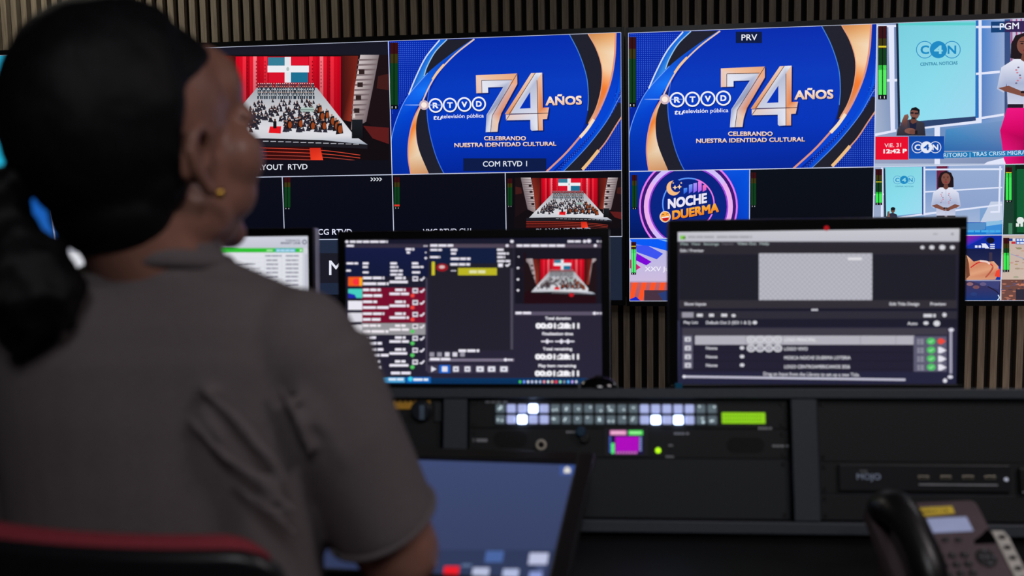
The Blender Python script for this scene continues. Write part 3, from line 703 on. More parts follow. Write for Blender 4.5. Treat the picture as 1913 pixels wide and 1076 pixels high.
t.rect(600, 808, 945, 815, (150, 150, 180)); t.rect(600, 815, 945, 945, (62, 50, 84), (14, 52, 120)); t.poly([(740, 815), (930, 815), (920, 870), (850, 850)], (60, 66, 120)); t.line([(850, 850), (915, 890), (918, 930), (905, 945)], 6, (30, 20, 40)); t.line([(918, 905), (925, 925), (908, 945)], 7, (206, 226, 240))
for x, y, c in ((735, 835, (140, 100, 110)), (775, 855, (120, 80, 90)), (820, 835, (100, 90, 130)), (760, 900, (40, 60, 120))): t.ell(x, y, 22, 12, c, n=10)
tag(t.build('picture_tile', SCREEN, scrR), 'picture of a swimsuit-clad athlete lying down')

t = tile(MR, scrR, .752, .762, 1, 1, (1600, 290, 3.4697)); fill(t, (196, 176, 166), (206, 184, 170)); rnd = random.Random(3)
t.next()
for i in range(70): t.ell(940 + rnd.random() * 400, 590 + rnd.random() * 215, 6 + rnd.random() * 16, 2 + rnd.random() * 5, (160 + rnd.randint(-20, 40), 140 + rnd.randint(-20, 30), 124 + rnd.randint(-20, 30)), n=8, adv=i % 12 == 0)
t.line([(1000, 640), (1150, 690), (1340, 720)], 5, (150, 160, 190)); t.rect(990, 540, 1012, 556, (30, 60, 150)); t.rect(1012, 540, 1028, 556, (220, 220, 230)); t.rect(1004, 560, 1030, 574, (200, 40, 50)); t.rect(1032, 540, 1180, 577, (14, 80, 180)); t.bars(1038, 549, 1160, 12, (220, 230, 246), 1.6); t.bars(1038, 568, 1160, 12, (220, 230, 246), 1.6)
t.rect(940, 806, 1340, 950, (110, 72, 66))
for i in range(90): t.ell(940 + rnd.random() * 400, 812 + rnd.random() * 130, 5 + rnd.random() * 14, 2 + rnd.random() * 4, ((170, 110, 90), (80, 60, 70), (196, 120, 96), (96, 84, 110))[rnd.randint(0, 3)], n=8, adv=i % 15 == 0)
t.rect(1033, 868, 1340, 936, (46, 42, 58)); meter(t, 953, 535, 988, 742, .53)
tag(t.build('picture_tile', SCREEN, scrR), 'picture of footprints in sand')

# ================= middle display =================
rootM, MM = display('video_wall_display', -0.0716 - DW / 2, 1.3082, 'wall display showing the COM picture and two pictures of an orchestra on a red stage')
r1, r2 = .5085, .757
scrM = base_screen(MM, rootM, [(0, 0, 1, 0, WHT), (0, r1, 1, r1, WHT), (0, r2, 1, r2, WHT), (1, 0, 1, r2, WHT), (0, 0, 0, r2, WHT), (.501, 0, .501, r2, WHT), (.251, r1, .251, r2, WHT), (.7505, r1, .7505, r2, WHT)])
t = tile(MM, scrM, 0, 0, .501, r1, (400, 40, 2.5625)); fill(t, (22, 22, 36), (20, 20, 34))
orchestra(t, lambda p: p)
t.rect(-300, 664, 900, 760, (12, 13, 24)); t.text('PLAYOUT  RTVD', 167, 712, 448, 26, (232, 236, 246), 0.3, y2=708)
t.rect(838, 100, 845, 700, (16, 14, 22))
tag(t.build('picture_tile', SCREEN, scrM), 'large picture of an orchestra on a red curtained stage')
t = tile(MM, scrM, .501, 0, 1, r1, (720, 40, 2.561)); clipM = t.clip
a0, b0, a1, b1 = PRV_CLIP
def as_preview(p):
    u, v = Board.uv(BR_plain, p)
    return (clipM[0] + (u - a0) / (a1 - a0) * (clipM[2] - clipM[0]), clipM[1] + (v - b0) / (b1 - b0) * (clipM[3] - clipM[1]))
BR_plain = Board(MR, 0.0, (1150, 40, 3.586))
t.fn = as_preview; anniversary(t); t.fn = None
meter(t, 24, 102, 60, 400, 0)
t.rect(373, 655, 770, 716, (10, 26, 70)); t.text('COM RTVD 1', 467, 695, 678, 26, (226, 234, 246), 0.3, y2=693)
tag(t.build('picture_tile', SCREEN, scrM), 'COM picture with a bronze and silver 74 on blue')
for u0, u1, nm in ((0, .251, None), (.251, .501, 'CG'), (.501, .7505, 'VIVO')):
    t = tile(MM, scrM, u0, r1, u1, r2, (400, 40, 2.5625)); fill(t, (8, 10, 22), (5, 8, 22))
    if nm == 'CG':
        meter(t, 337, 745, 365, 890, 0)
        for k in range(4): t.line([(750 + k * 14, 748), (760 + k * 14, 755), (750 + k * 14, 764)], 4, (220, 224, 232), smooth=False)
        t.text('CG RTVD', 497, 1021, 660, 27, (226, 228, 250), 0.4)
    if nm == 'VIVO':
        meter(t, 863, 745, 888, 888, 0); t.rect(863, 877, 888, 885, (230, 50, 40)); t.text('VMC RTVD CH1', 1000, 1019, 1230, 25, (226, 228, 250), 0.4, y2=1015)
    t.build('picture_tile', SCREEN, scrM)
t = tile(MM, scrM, .7505, r1, 1, r2, (720, 40, 2.561)); fill(t, (10, 9, 16))
orchestra(t, lambda p: (880 + (p[0] - 355) * .535, 747 + (p[1] - 160) * .475)); meter(t, 585, 752, 607, 880, 0)
t.text('PLAYOUT RTVD', 722, 1018, 985, 27, (226, 228, 250), 0.4, y2=1013)
tag(t.build('picture_tile', SCREEN, scrM), 'small picture of an orchestra on a red curtained stage')
t = tile(MM, scrM, 0, r2, 1, 1, (400, 400, 3.361)); fill(t, (34, 44, 66), (30, 40, 62)); t.rect(-900, 245, 1700, 432, (26, 27, 38)); t.text('M', 722, 382, 808, 92, (228, 230, 244), 0.25); t.rect(-900, 505, 1700, 600, (10, 11, 18)); t.rect(2350, 0, 2800, 540, (28, 38, 56)); 
t.rect(2430, 540, 2600, 556, (120, 170, 225))
tag(t.build('picture_tile', SCREEN, scrM), 'slate grey clock panel')

# ================= left display =================
rootL, ML = display('video_wall_display', -0.0716 - DW - 0.021 - DW / 2, 1.3082, 'bright cyan wall display on the left, mostly hidden behind the woman\'s hair')
scrL = base_screen(ML, rootL, [(0, 0, 1, 0, WHT), (0, r1, 1, r1, WHT), (0, r2, 1, r2, WHT), (1, 0, 1, 1, WHT), (0, 0, 0, 1, WHT), (.501, 0, .501, r2, WHT), (.251, r1, .251, r2, WHT), (.7505, r1, .7505, r2, WHT)])
for u0, v0, u1, v1, c, c2, lab in ((0, 0, .501, r1, (0, 70, 175), (0, 50, 150), 'blue picture'), (.501, 0, 1, r1, (30, 176, 214), (40, 190, 226), 'cyan picture'),
                              (0, r1, .251, r2, (20, 90, 190), (10, 60, 160), 'blue picture'), (.251, r1, .501, r2, (10, 80, 190), (16, 90, 190), 'blue picture'), (.501, r1, .7505, r2, (20, 96, 190), (30, 90, 170), 'studio picture'),
                              (.7505, r1, 1, r2, (8, 10, 22), (6, 8, 18), 'dark picture'), (0, r2, 1, 1, (36, 56, 96), (30, 44, 76), 'slate panel')):
    t = tile(ML, scrL, u0, v0, u1, v1, (0, 0, 1)); fill(t, c, c2)
    if lab == 'cyan picture': t.poly([(-400, 90), (14, 95), (2, 262), (-400, 262)], (60, 200, 230), [(60, 196, 228), (40, 180, 218), (24, 164, 216), (90, 216, 236)]); t.rect(18, 99, 27, 104, (200, 226, 240)); t.rect(30, 90, 420, 262, (6, 120, 196), (16, 140, 210))
    if lab == 'blue picture' and v0 == 0: t.poly([(60, 90), (200, 90), (340, 330), (60, 330)], (10, 90, 200))
    if u0 == .251 and v0 == r1:
        t.rect(-60, 264, 40, 274, (170, 190, 240)); t.poly([(80, 380), (96, 378), (110, 470), (94, 470)], (90, 120, 200)); t.line([(84, 372), (96, 440), (100, 470)], 3, (205, 210, 250)); t.line([(92, 372), (102, 440), (104, 470)], 3, (160, 180, 240))
    if u0 == .501 and v0 == r1: t.rect(99, 385, 108, 394, (190, 24, 60)); t.rect(101, 397, 103, 400, (220, 224, 240)); t.rect(105, 397, 107, 400, (220, 224, 240)); t.line([(92, 372), (102, 440), (104, 470)], 3, (205, 210, 250))
    tag(t.build('picture_tile', SCREEN, scrL), lab)
# ------------------------------------------------------------------ desk monitors
MW, MH = 0.476, 0.268
DESK_Z = 0.73
def monitor(loc, yaw, tilt, bl, br, bt, bb, label, silver):
    root, M = rooted('computer_monitor', loc, radians(yaw), radians(tilt)); tag(root, label, 'monitor', 'desk monitors behind the rack console')
    x0, x1, z0, z1 = -MW / 2 - bl, MW / 2 + br, -MH / 2 - bb, MH / 2 + bt
    b = MB(); d = (-0.004, 0.012); yc = sum(d) / 2; dy = d[1] - d[0]
    b.box(((x0 + x1) / 2, yc, (z1 + MH / 2) / 2), (x1 - x0, dy, bt), .0015); b.box(((x0 + x1) / 2, yc, (z0 - MH / 2) / 2), (x1 - x0, dy, bb), .0015)
    b.box(((x0 - MW / 2) / 2, yc, 0), (bl, dy, MH + .004), .0012); b.box(((x1 + MW / 2) / 2, yc, 0), (br, dy, MH + .004), .0012)
    b.build('bezel', BEZEL, root)
    if silver:
        MB().box(((x0 + x1) / 2, 0.024, (z0 + z1) / 2), (x1 - x0 + .001, 0.026, z1 - z0 + .001), .004).build('edge_band', SILVER, root)
    MB().box(((x0 + x1) / 2, 0.045 if silver else 0.036, (z0 + z1) / 2), (x1 - x0 - .03 * silver, 0.03 if silver else 0.05, z1 - z0 - .03 * silver), .008).build('back_shell', BLACK, root)
    Mi = M.inverted(); ft = Mi @ Vector((loc[0] + .0, loc[1] + .11, DESK_Z))
    up = (Mi.to_3x3() @ Vector((0, 0, 1))).normalized()
    n0 = Vector((0, 0.07, -0.02)); n1 = ft + up * 0.012
    MB().tube([n0, n1 + up * .09, n1 + up * .018], .02, 12).build('stand_neck', BLACK, root)
    base = MB(); T = Matrix.Translation(ft) @ up.to_track_quat('Z', 'Y').to_matrix().to_4x4()
    base.cyl((0, 0, .001), (0, 0, .015), .095, .09, 40, .003, M=T); base.build('stand_base', BLACK, root)
    return root, M
def panel_board(M, crop):
    b = Board(M, 0.0, crop, (-MW / 2, -MH / 2, MW / 2, MH / 2)); return b

# --- middle monitor: play-out list -----------------------------------------------------------
rt, M = monitor((-.3183, 1.8013, 1.0267), 2.11, 3.85, .0140, .0150, .0165, .013, 'monitor with a playlist of dark red rows and white time counters', True)
t = panel_board(M, (620, 400, 3.261)); fill(t, (38, 35, 50), (40, 36, 56))
T = (236, 232, 244)
t.rect(60, 140, 590, 1000, (26, 26, 44), (34, 32, 50)); t.rect(60, 205, 585, 380, (20, 26, 66), (16, 24, 56)); t.rect(60, 140, 1700, 178, (24, 24, 44))
t.rect(595, 200, 1105, 830, (30, 29, 40), (34, 32, 44)); t.rect(595, 200, 1000, 300, (16, 28, 62)); t.rect(1115, 205, 1650, 545, (22, 20, 32))
for x0, x1 in ((85, 580), (595, 1110), (1118, 1650)): t.rect(x0, 182, x1, 205, (78, 68, 84) if x0 > 90 else (52, 46, 64))
t.rect(590, 880, 1110, 897, (120, 112, 132)); t.rect(1118, 594, 1645, 616, (92, 84, 104)); t.rect(1088, 330, 1104, 825, (74, 70, 86)); t.rect(572, 390, 582, 955, (66, 62, 80))
t.next()
for x, y, w, h in ((110, 168, 230, 13), (90, 193, 45, 12), (600, 191, 145, 14), (1126, 192, 300, 14), (1436, 166, 85, 12), (598, 883, 132, 15), (1118, 602, 98, 14), (90, 300, 70, 12), (188, 300, 36, 13), (188, 322, 32, 12), (356, 300, 40, 13), (356, 322, 48, 12), (356, 345, 76, 12), (356, 368, 80, 12), (488, 300, 38, 13), (488, 322, 70, 12), (488, 355, 52, 12),
                  (88, 344, 28, 11), (188, 355, 36, 11), (600, 218, 70, 12), (724, 218, 40, 13), (726, 240, 30, 12), (598, 262, 62, 12), (724, 272, 120, 14), (1006, 217, 40, 13), (1008, 240, 70, 12), (1008, 262, 48, 12), (1008, 286, 80, 12), (722, 306, 120, 14), (450, 214, 52, 14), (456, 234, 20, 13), (772, 832, 126, 16), (726, 345, 34, 5), (360, 968, 120, 16)):
    t.bars(x, y, x + w, h, T, 3.4, adv=False)
for x, y, r in ((92, 168, 10), (1540, 166, 11), (1566, 164, 13), (1097, 166, 11), (1605, 192, 10), (1068, 192, 10), (1620, 166, 7), (1640, 166, 6), (572, 268, 8), (572, 234, 5), (1058, 887, 11), (1078, 887, 7), (1094, 887, 7), (1600, 604, 11), (1620, 604, 7), (1638, 604, 6), (564, 194, 5), (578, 194, 5), (1134, 328, 8), (1134, 398, 8), (1134, 464, 8), (1138, 260, 5)): t.ell(x, y, r, r * .85, T, n=10, adv=False)
# playlist rows
t.rect(185, 448, 570, 662, (118, 12, 44)); t.rect(180, 664, 570, 735, (150, 148, 152))
for i in range(8):
    y = 388 + i * 72.5
    t.rect(100, y - 5, 186, y + 50, ((240, 90, 30), (70, 206, 190), (232, 230, 240), (220, 218, 228), (210, 208, 214), (50, 46, 62), (50, 46, 62), (50, 46, 62))[i])
    if i == 0: t.ell(150, y + 24, 22, 20, (250, 50, 60)); t.rect(168, y, 186, y + 48, (250, 170, 30))
    if i == 1: t.poly([(100, y + 20), (140, y + 30), (150, y + 50), (100, y + 50)], (30, 40, 170))
    wh = (236, 230, 236) if i == 4 else T
    t.bars(190, y + 1, 320 - i % 3 * 22, 15, wh, 3); t.bars(352 + 34, y + 1, 450, 15, wh, 3); t.bars(352, y + 25, 470, 15, wh, 6)
    t.bars(190, y + 36, 346 - i % 2 * 40, 16, wh, 4); t.rect(492, y - 9, 525, y + 20, wh); t.rect(498, y - 2, 519, y + 12, (90, 84, 104))
    t.line([(538, y + 8), (546, y + 16), (564, y - 4)], 9, wh, smooth=False)
    if i: t.ell(492, y + 36, 13, 12, (236, 66, 60) if i < 4 else (84, 200, 96), n=12)
t.rect(610, 290, 628, 372, (206, 196, 40)); t.ell(672, 325, 36, 24, (150, 22, 34), n=16); t.ell(672, 322, 18, 10, (220, 190, 190), n=12); t.rect(770, 328, 1006, 372, (186, 180, 34)); t.bars(838, 351, 936, 18, (226, 224, 170), 3)
t.rect(1014, 300, 1042, 322, T); t.line([(1060, 308), (1068, 318), (1086, 300)], 9, T, smooth=False)
# little preview of the orchestra
t.clip = (t.clip[0], t.clip[1], t.clip[2], t.clip[3])
cl = t.clip; pa = t.uv((1160, 545)); pb = t.uv((1625, 230)); t.clip = (pa[0], pa[1], pb[0], pb[1])
orchestra(t, lambda p: (1405 + (p[0] - 355) * .53, 272 + (p[1] - 160) * .5))
t.poly([(1160, 230), (1180, 230), (1200, 420), (1220, 480), (1640, 500), (1640, 545), (1160, 545)], (34, 8, 16)); t.ell(1460, 492, 14, 12, (190, 20, 34)); t.rect(1160, 230, 1172, 545, (22, 20, 32)); t.rect(1610, 230, 1640, 545, (22, 20, 32)); t.poly([(1585, 300), (1612, 280), (1612, 480), (1560, 470)], (30, 16, 20)); t.poly([(1172, 280), (1200, 300), (1250, 440), (1172, 480)], (30, 16, 20)); t.clip = cl
# transport keys
for i, x in enumerate((612, 658, 705, 752, 798)): t.rect(x - 14, 840, x + 14, 866, (150, 146, 160) if i in (0, 1, 4) else (216, 212, 224))
for i, x in enumerate((620, 690, 758, 828, 905, 975, 1050)):
    t.rect(x - 33, 918, x + 33, 966, (14, 100, 206) if i == 1 else (62, 56, 76)); t.rect(x - (17 if i < 4 else 22), 926, x + (17 if i < 4 else 22), 958, (226, 226, 238)) if i else t.poly([(608, 924), (608, 960), (640, 942)], (226, 226, 238))
    if i > 1: t.rect(x - 8, 938, x + 8, 948, (110, 104, 124))
# counters
t.text('Total duration', 1300, 642, 1456, 18, (240, 238, 246), 1.3); t.text('00:01:28:11', 1243, 696, 1508, 34, (248, 247, 252), 2.4)
t.text('Finalization time', 1283, 736, 1470, 18, (240, 238, 246), 1.3)
for x0, x1 in ((1276, 1350), (1360, 1478)):
    t.rect(x0, 770, x1, 778, (226, 224, 236)); 
    for k in range(1 if x1 < 1400 else 2): t.ell(x0 + (x1 - x0) * (.5 if x1 < 1400 else .33 + k * .34), 774, 10, 14, (226, 224, 236), n=10)
t.text('Total remaining', 1287, 828, 1464, 18, (240, 238, 246), 1.3); t.text('00:01:28:11', 1240, 884, 1506, 34, (248, 247, 252), 2.4)
t.text('Play item remaining', 1260, 930, 1488, 18, (240, 238, 246), 1.3); t.text('00:01:28:11', 1238, 985, 1506, 34, (248, 247, 252), 2.4)
t.rect(60, 996, 1700, 1040, (6, 52, 96), (8, 44, 84)); t.rect(300, 992, 450, 1024, (70, 160, 214)); t.bars(350, 1004, 440, 14, (220, 236, 250), 4); t.rect(458, 990, 606, 1026, (12, 100, 186)); t.ell(482, 1002, 14, 14, (60, 210, 235)); t.bars(500, 1006, 590, 14, (230, 240, 250), 4)
for i, c in enumerate(((70, 200, 90), (110, 150, 250), (200, 210, 230), (190, 196, 226), (190, 200, 220), (170, 190, 220), (236, 150, 160), (210, 224, 220), (230, 180, 160), (240, 60, 70), (140, 220, 190), (130, 140, 160), (90, 180, 246), (190, 160, 236), (200, 200, 214))): t.ell(1148 + i * 24.4, 1019, 8, 10, c, n=9, adv=i == 0)
t.build('screen', MON, rt)

# --- right monitor: titling program ----------------------------------------------------------
rt, M = monitor((.2927, 1.7714, 1.0368), 3.05, 1.12, .0150, .0120, .0205, .012, 'monitor with a light grey checkered box under a white title bar', False)
t = panel_board(M, (1220, 390, 3.0742)); fill(t, (40, 37, 50), (36, 36, 62)); TB = (196, 196, 206)
t.rect(120, 110, 1770, 188, (200, 200, 208), (190, 190, 200)); t.rect(156, 154, 186, 176, (120, 200, 60)); t.poly([(170, 172), (184, 156), (186, 172)], (30, 60, 20))
for x0, x1 in ((200, 350), (366, 568)): t.bars(x0, 162, x1, 12, (160, 160, 168), 4)
t.rect(1608, 142, 1634, 148, (150, 150, 158)); t.rect(1712, 138, 1726, 152, (150, 150, 158))
W2 = (212, 212, 220)
t.rect(120, 190, 1770, 250, (46, 42, 52)); t.rect(120, 206, 1770, 260, (44, 40, 48)); t.rect(150, 262, 1740, 525, (30, 30, 40)); t.rect(150, 525, 1745, 570, (50, 46, 54)); t.rect(150, 574, 1745, 584, (18, 18, 28)); t.rect(150, 590, 1745, 632, (46, 44, 54)); t.rect(150, 632, 1745, 680, (28, 28, 44))
for s, x0, x1, y, h, c in (('File', 158, 202, 209, 15, (150, 166, 166)), ('View', 218, 272, 209, 15, (150, 166, 166)), ('Settings', 290, 378, 209, 15, (150, 166, 166)), ('Inputs', 396, 462, 207, 14, (96, 94, 104)), ('Video Out', 484, 592, 207, 15, (170, 184, 184)), ('Help', 612, 666, 207, 15, (170, 184, 184)),
                     ('Edit / Preview', 156, 290, 248, 17, W2), ('Show Inputs', 180, 304, 555, 18, W2), ('Edit Title Design', 1358, 1528, 555, 18, W2), ('Preview', 1592, 1682, 555, 18, W2),
                     ('Play List', 176, 258, 660, 16, W2), ('Default Out 2 (SDI 1 & 2)', 304, 562, 662, 18, W2), ('Auto', 1460, 1518, 667, 18, W2),
                     ('Input', 246, 306, 712, 18, W2), ('Preview', 538, 628, 713, 18, W2), ('Name', 752, 824, 714, 18, W2), ('Hot Keys', 1190, 1292, 717, 18, W2), ('Live Data', 1398, 1506, 718, 18, W2)): t.text(s, x0, y, x1, h, c, .8)
cu0 = t.uv((612, 522)); cu1 = t.uv((1255, 262)); t.rect(608, 256, 1258, 524, (186, 186, 196)); t.next()
for i in range(46):
    for j in range(19):
        if (i + j) % 2: t.rect(611 + i * 14.06, 260 + j * 13.8, 625 + i * 14.06, 273.8 + j * 13.8, (168, 168, 180), adv=False)
t.rect(1118, 280, 1198, 294, (224, 222, 228))
for x, r in ((1546, 12), (1600, 15), (1660, 18), (1718, 14)): t.ell(x, 222, r, r * .8, W2, n=12)
for i in range(3): t.ell(914 + i * 13, 580, 6, 6, (220, 220, 230), n=8)
t.rect(166, 594, 232, 624, (150, 148, 160)); 
for x in (268, 338, 408): t.bars(x - 17, 611, x + 17, 17, W2, 2)
t.ell(462, 613, 12, 9, W2); t.ell(584, 653, 13, 10, W2); t.ell(1566, 656, 15, 10, W2); t.ell(1628, 658, 19, 16, W2); t.bars(1552, 613, 1622, 18, W2, 3); t.ell(1672, 609, 12, 12, W2)
t.rect(168, 684, 1690, 724, (62, 58, 70)); t.rect(168, 724, 1500, 936, (34, 32, 50)); t.rect(240, 728, 1500, 780, (178, 176, 186)); t.rect(170, 726, 228, 918, (96, 94, 112)); t.rect(1495, 732, 1684, 934, (92, 90, 112))
for x in (530, 742, 1188, 1392): t.rect(x, 728, x + 3, 782, (140, 138, 150))
for i, y in enumerate((750, 800, 849, 898)):
    t.rect(182, y - 14, 216, y + 12, W2); t.ell(200, y, 8, 7, (120, 118, 136), n=8)
    if i:
        t.text('None', 303, y + 8, 368, 18, W2, .9); t.ell(510, y - 2, 13, 10, W2); t.rect(168, y + 22, 1494, y + 25, (26, 26, 40))
    if i < 2:
        for k in range(4): t.ell(562 + k * 51, y, 26, 22, (206, 206, 214), n=20); t.ell(562 + k * 51, y, 17, 14, (150, 148, 160) if i else (184, 182, 190), n=16); t.text('RTVD'[k], 562 + k * 51 - 7, y + 7, 562 + k * 51 + 7, 14, (220, 220, 228), .8)
    s, x1 = (('LOGO PRINCIPAL', 934), ('LOGO VIVO', 886), ('MOSCA NOCHE DUERMA LOTERIA', 1132), ('LOGO CENTROAMERICANOS 2026', 1128))[i]
    t.text(s, 752, y + 11 + i * 2, x1, 20, (224, 224, 230) if i == 0 else W2, .8)
    for r_ in range(3): t.rect(1514, y - 2 + r_ * 11, 1552, y + 5 + r_ * 11, (150, 150, 166))
    t.rect(1528, y - 4, 1532, y + 28, (92, 90, 112))
    t.ell(1594, y + 10, 25, 20, (74, 190, 96), n=20); t.line([(1582, y + 10), (1591, y + 16), (1606, y + 3)], 5, (170, 236, 180), smooth=False)
    if i == 0: t.ell(1650, y + 10, 19, 17, (232, 74, 58), n=16); t.poly([(1660, y - 2), (1680, y + 10), (1660, y + 22)], (232, 74, 58))
    else: t.poly([(1634, y - 8), (1652, y - 6), (1682, y + 12), (1652, y + 28), (1634, y + 29)], (228, 226, 236))
t.text('Drag an Input from the Library to set up a new Title.', 632, 956, 1184, 21, W2, .5, y2=962)
t.line([(178, 962), (1446, 980)], 13, (188, 188, 206), smooth=False); t.ell(178, 962, 10, 9, (224, 224, 236)); t.line([(1706, 702), (1706, 944)], 16, (160, 158, 178), smooth=False); t.ell(1708, 694, 15, 10, (216, 216, 230)); t.ell(1703, 964, 15, 10, (216, 216, 230)); t.ell(1673, 985, 12, 12, (220, 220, 232))
t.line([(146, 640), (138, 990)], 10, (58, 60, 86), smooth=False)
t.build('screen', MON, rt)
MB().box((-MW / 2 + .001, -.0048, -MH / 2 - .0035), (.0125, .0016, .0125), .0004).build('sticker', mat('blue_sticker', (10, 116, 160), .5), rt)
MB().cyl((.015, -.0042, MH / 2 + .0035), (.015, -.0052, MH / 2 + .0035), .0045).build('indicator', mat('red_lens', (120, 10, 20), .4, emit=(200, 20, 30), estr=.6), rt)

# --- left monitor: white list ----------------------------------------------------------------
rt, M = monitor((-.8547, 1.7565, 1.0367), .79, 4.42, .0130, .0095, .0150, .012, 'monitor with a white list under a green bar, partly behind the woman\'s neck', True)
t = panel_board(M, (400, 400, 3.361)); fill(t, (196, 198, 210)); LW = (224, 225, 232)
t.rect(-930, 145, 600, 205, (206, 208, 220), (196, 198, 212)); t.text('FORMATO', 450, 172, 540, 12, (90, 94, 116), .8); t.text('SMART LINK', 418, 188, 545, 12, (70, 74, 100), 1.4); t.ring(568, 175, 12, 6, (70, 74, 100))
t.rect(-840, 213, 562, 240, (48, 190, 52)); t.rect(385, 216, 512, 238, (80, 170, 214)); t.bars(392, 228, 505, 10, (190, 226, 240), 3); t.bars(330, 228, 374, 10, (170, 230, 170), 3); t.ell(545, 227, 9, 8, (190, 236, 190), n=10)
t.rect(-920, 242, 556, 540, LW, (220, 222, 230))
for x in (316, 424): t.rect(x, 244, x + 2, 540, (204, 206, 214))
t.bars(322, 262, 424, 9, (140, 142, 160), 4); t.bars(450, 262, 538, 9, (140, 142, 160), 4)
for i in range(10):
    y = 290 + i * 25.5; t.rect(-900, y - 13, 556, y - 11.5, (206, 208, 216))
    t.bars(328, y, 402, 8, (120, 120, 140) if i != 8 else (60, 60, 80), 5); t.bars(450, y, 530, 8, (120, 120, 140), 5)
    if 1 <= i < 9: t.bars(-700, y + (0 if i > 1 else -2), 300 - (i % 3) * 40, 8, (120, 122, 134), 4)
t.text('PROGRAMACION: 31_ENE', 20, 316, 234, 9, (90, 92, 106), .4); t.text('Noticias: "La economía de la banda"', -40, 343, 300, 9, (90, 92, 106), .3); t.text('FX4-GTA', 60, 368, 118, 9, (70, 72, 90), .6)
t.rect(560, 213, 600, 540, (206, 208, 218)); t.rect(572, 250, 588, 520, (188, 190, 204))
t.rect(-930, 145, -915, 200, (240, 240, 248)); t.rect(-915, 150, -880, 165, (232, 232, 244)); t.rect(-905, 172, -890, 190, (150, 152, 168))
t.build('screen', MON, rt)
# ------------------------------------------------------------------ desk and rack console
desk = empty('desk', (-0.3, 1.64, DESK_Z)); tag(desk, 'long black control desk carrying the rack console and the phone', 'desk')
MB().box((0, 0, -.02), (3.9, .98, .04), .006).build('worktop', mat('black_laminate', (16, 16, 18), .5), desk)
for x in (-1.8, -.2, 1.8): MB().box((x, .05, -.385), (.05, .78, .69), .004).build('side_panel', PANEL, desk)
MB().box((0, .45, -.3), (3.6, .02, .45), .003).build('modesty_panel', PANEL, desk)

CM_LOC, CM_YAW, CM_TILT = (-.2713, 1.482, .9309), radians(2.79), radians(13)
cons, MC = rooted('rack_console', CM_LOC, CM_YAW, CM_TILT)
tag(cons, 'dark grey sloped rack console with three equipment bays on the desk', 'console')
XA, XB = -.572, 1.075
MB().box(((XA + XB) / 2, .0165, .0085), (XB - XA, .033, .0155), .002).build('top_rail', STEEL, cons)
MB().box(((XA + XB) / 2, .0165, -.1890), (XB - XA, .033, .018), .002).build('bottom_rail', STEEL, cons)
for x0, x1 in ((-.0385, -.002), (.4856, .5235), (XA, -.530), (1.016, XB)): MB().box(((x0 + x1) / 2, .0165, -.0895), (x1 - x0, .033, .1785), .0015).build('divider', STEEL, cons)
b = MB(); b.loft([[(x, .034, .015), (x, .29, -.088), (x, .29, -.102), (x, .034, -.0005)] for x in (XA, XB)], smooth=False); b.build('back_cover', STEEL, cons)
for x in (XA + .006, XB - .006): b = MB(); b.loft([[(x + d, .034, -.002), (x + d, .285, -.103), (x + d, .285, -.134), (x + d, .034, -.194)] for d in (-.006, .006)], smooth=False); b.build('end_panel', STEEL, cons)
PY = .012                                        # front plane of the mounted units, set back from the frame
FACE = Board(MC, PY)
def fp(px, py):
    u, v = FACE.uv((px, py)); return u, v
def unit(name, label, cat, x0, z0, x1, z1, m, depth=.09, group=None):
    root, M = rooted(name, MC @ Vector(((x0 + x1) / 2, PY, (z0 + z1) / 2)), CM_YAW, CM_TILT)
    tag(root, label, cat, group); w, h = x1 - x0, z1 - z0
    MB().box((0, .0015, 0), (w - .001, .003, h - .001), .0006).build('front_plate', m, root)
    top = .024 if z1 > -.01 else .002
    MB().box((0, .003 + depth / 2, (.002 - top) / 2), (w - .05, depth, h - .002 - top), .001).build('chassis', PANEL, root)
    L = lambda px, py: (fp(px, py)[0] - (x0 + x1) / 2, fp(px, py)[1] - (z0 + z1) / 2)
    for sx in (-1, 1):
        for sz in (-1, 1): MB().cyl((0, 0, 0), (0, -.0022, 0), .0035, .003, 12).build('mounting_screw', BLACK, root, (sx * (w / 2 - .008), 0, sz * (h / 2 - .007)))
    return root, M, L
def lettering(root, s, x, z, w, h, m, y=-.0003, shear=0):
    tris, a, c = glyph(s); k = w / (c - a); me = bpy.data.meshes.new('lettering'); vs = []; fs = []
    for t_ in tris:
        n = len(vs); P = [(x + (gx - a) * k, y, z + gy * h / CAP) for gx, gy in t_]
        if (P[1][0] - P[0][0]) * (P[2][2] - P[0][2]) - (P[1][2] - P[0][2]) * (P[2][0] - P[0][0]) < 0: P = [P[0], P[2], P[1]]
        vs += P; fs.append((n, n + 1, n + 2))
    me.from_pydata(vs, [], fs); me.materials.append(m); o = bpy.data.objects.new('lettering', me); COL.objects.link(o); o.parent = root; return o
PRINT = mat('silkscreen_print', (190, 192, 198), .6)
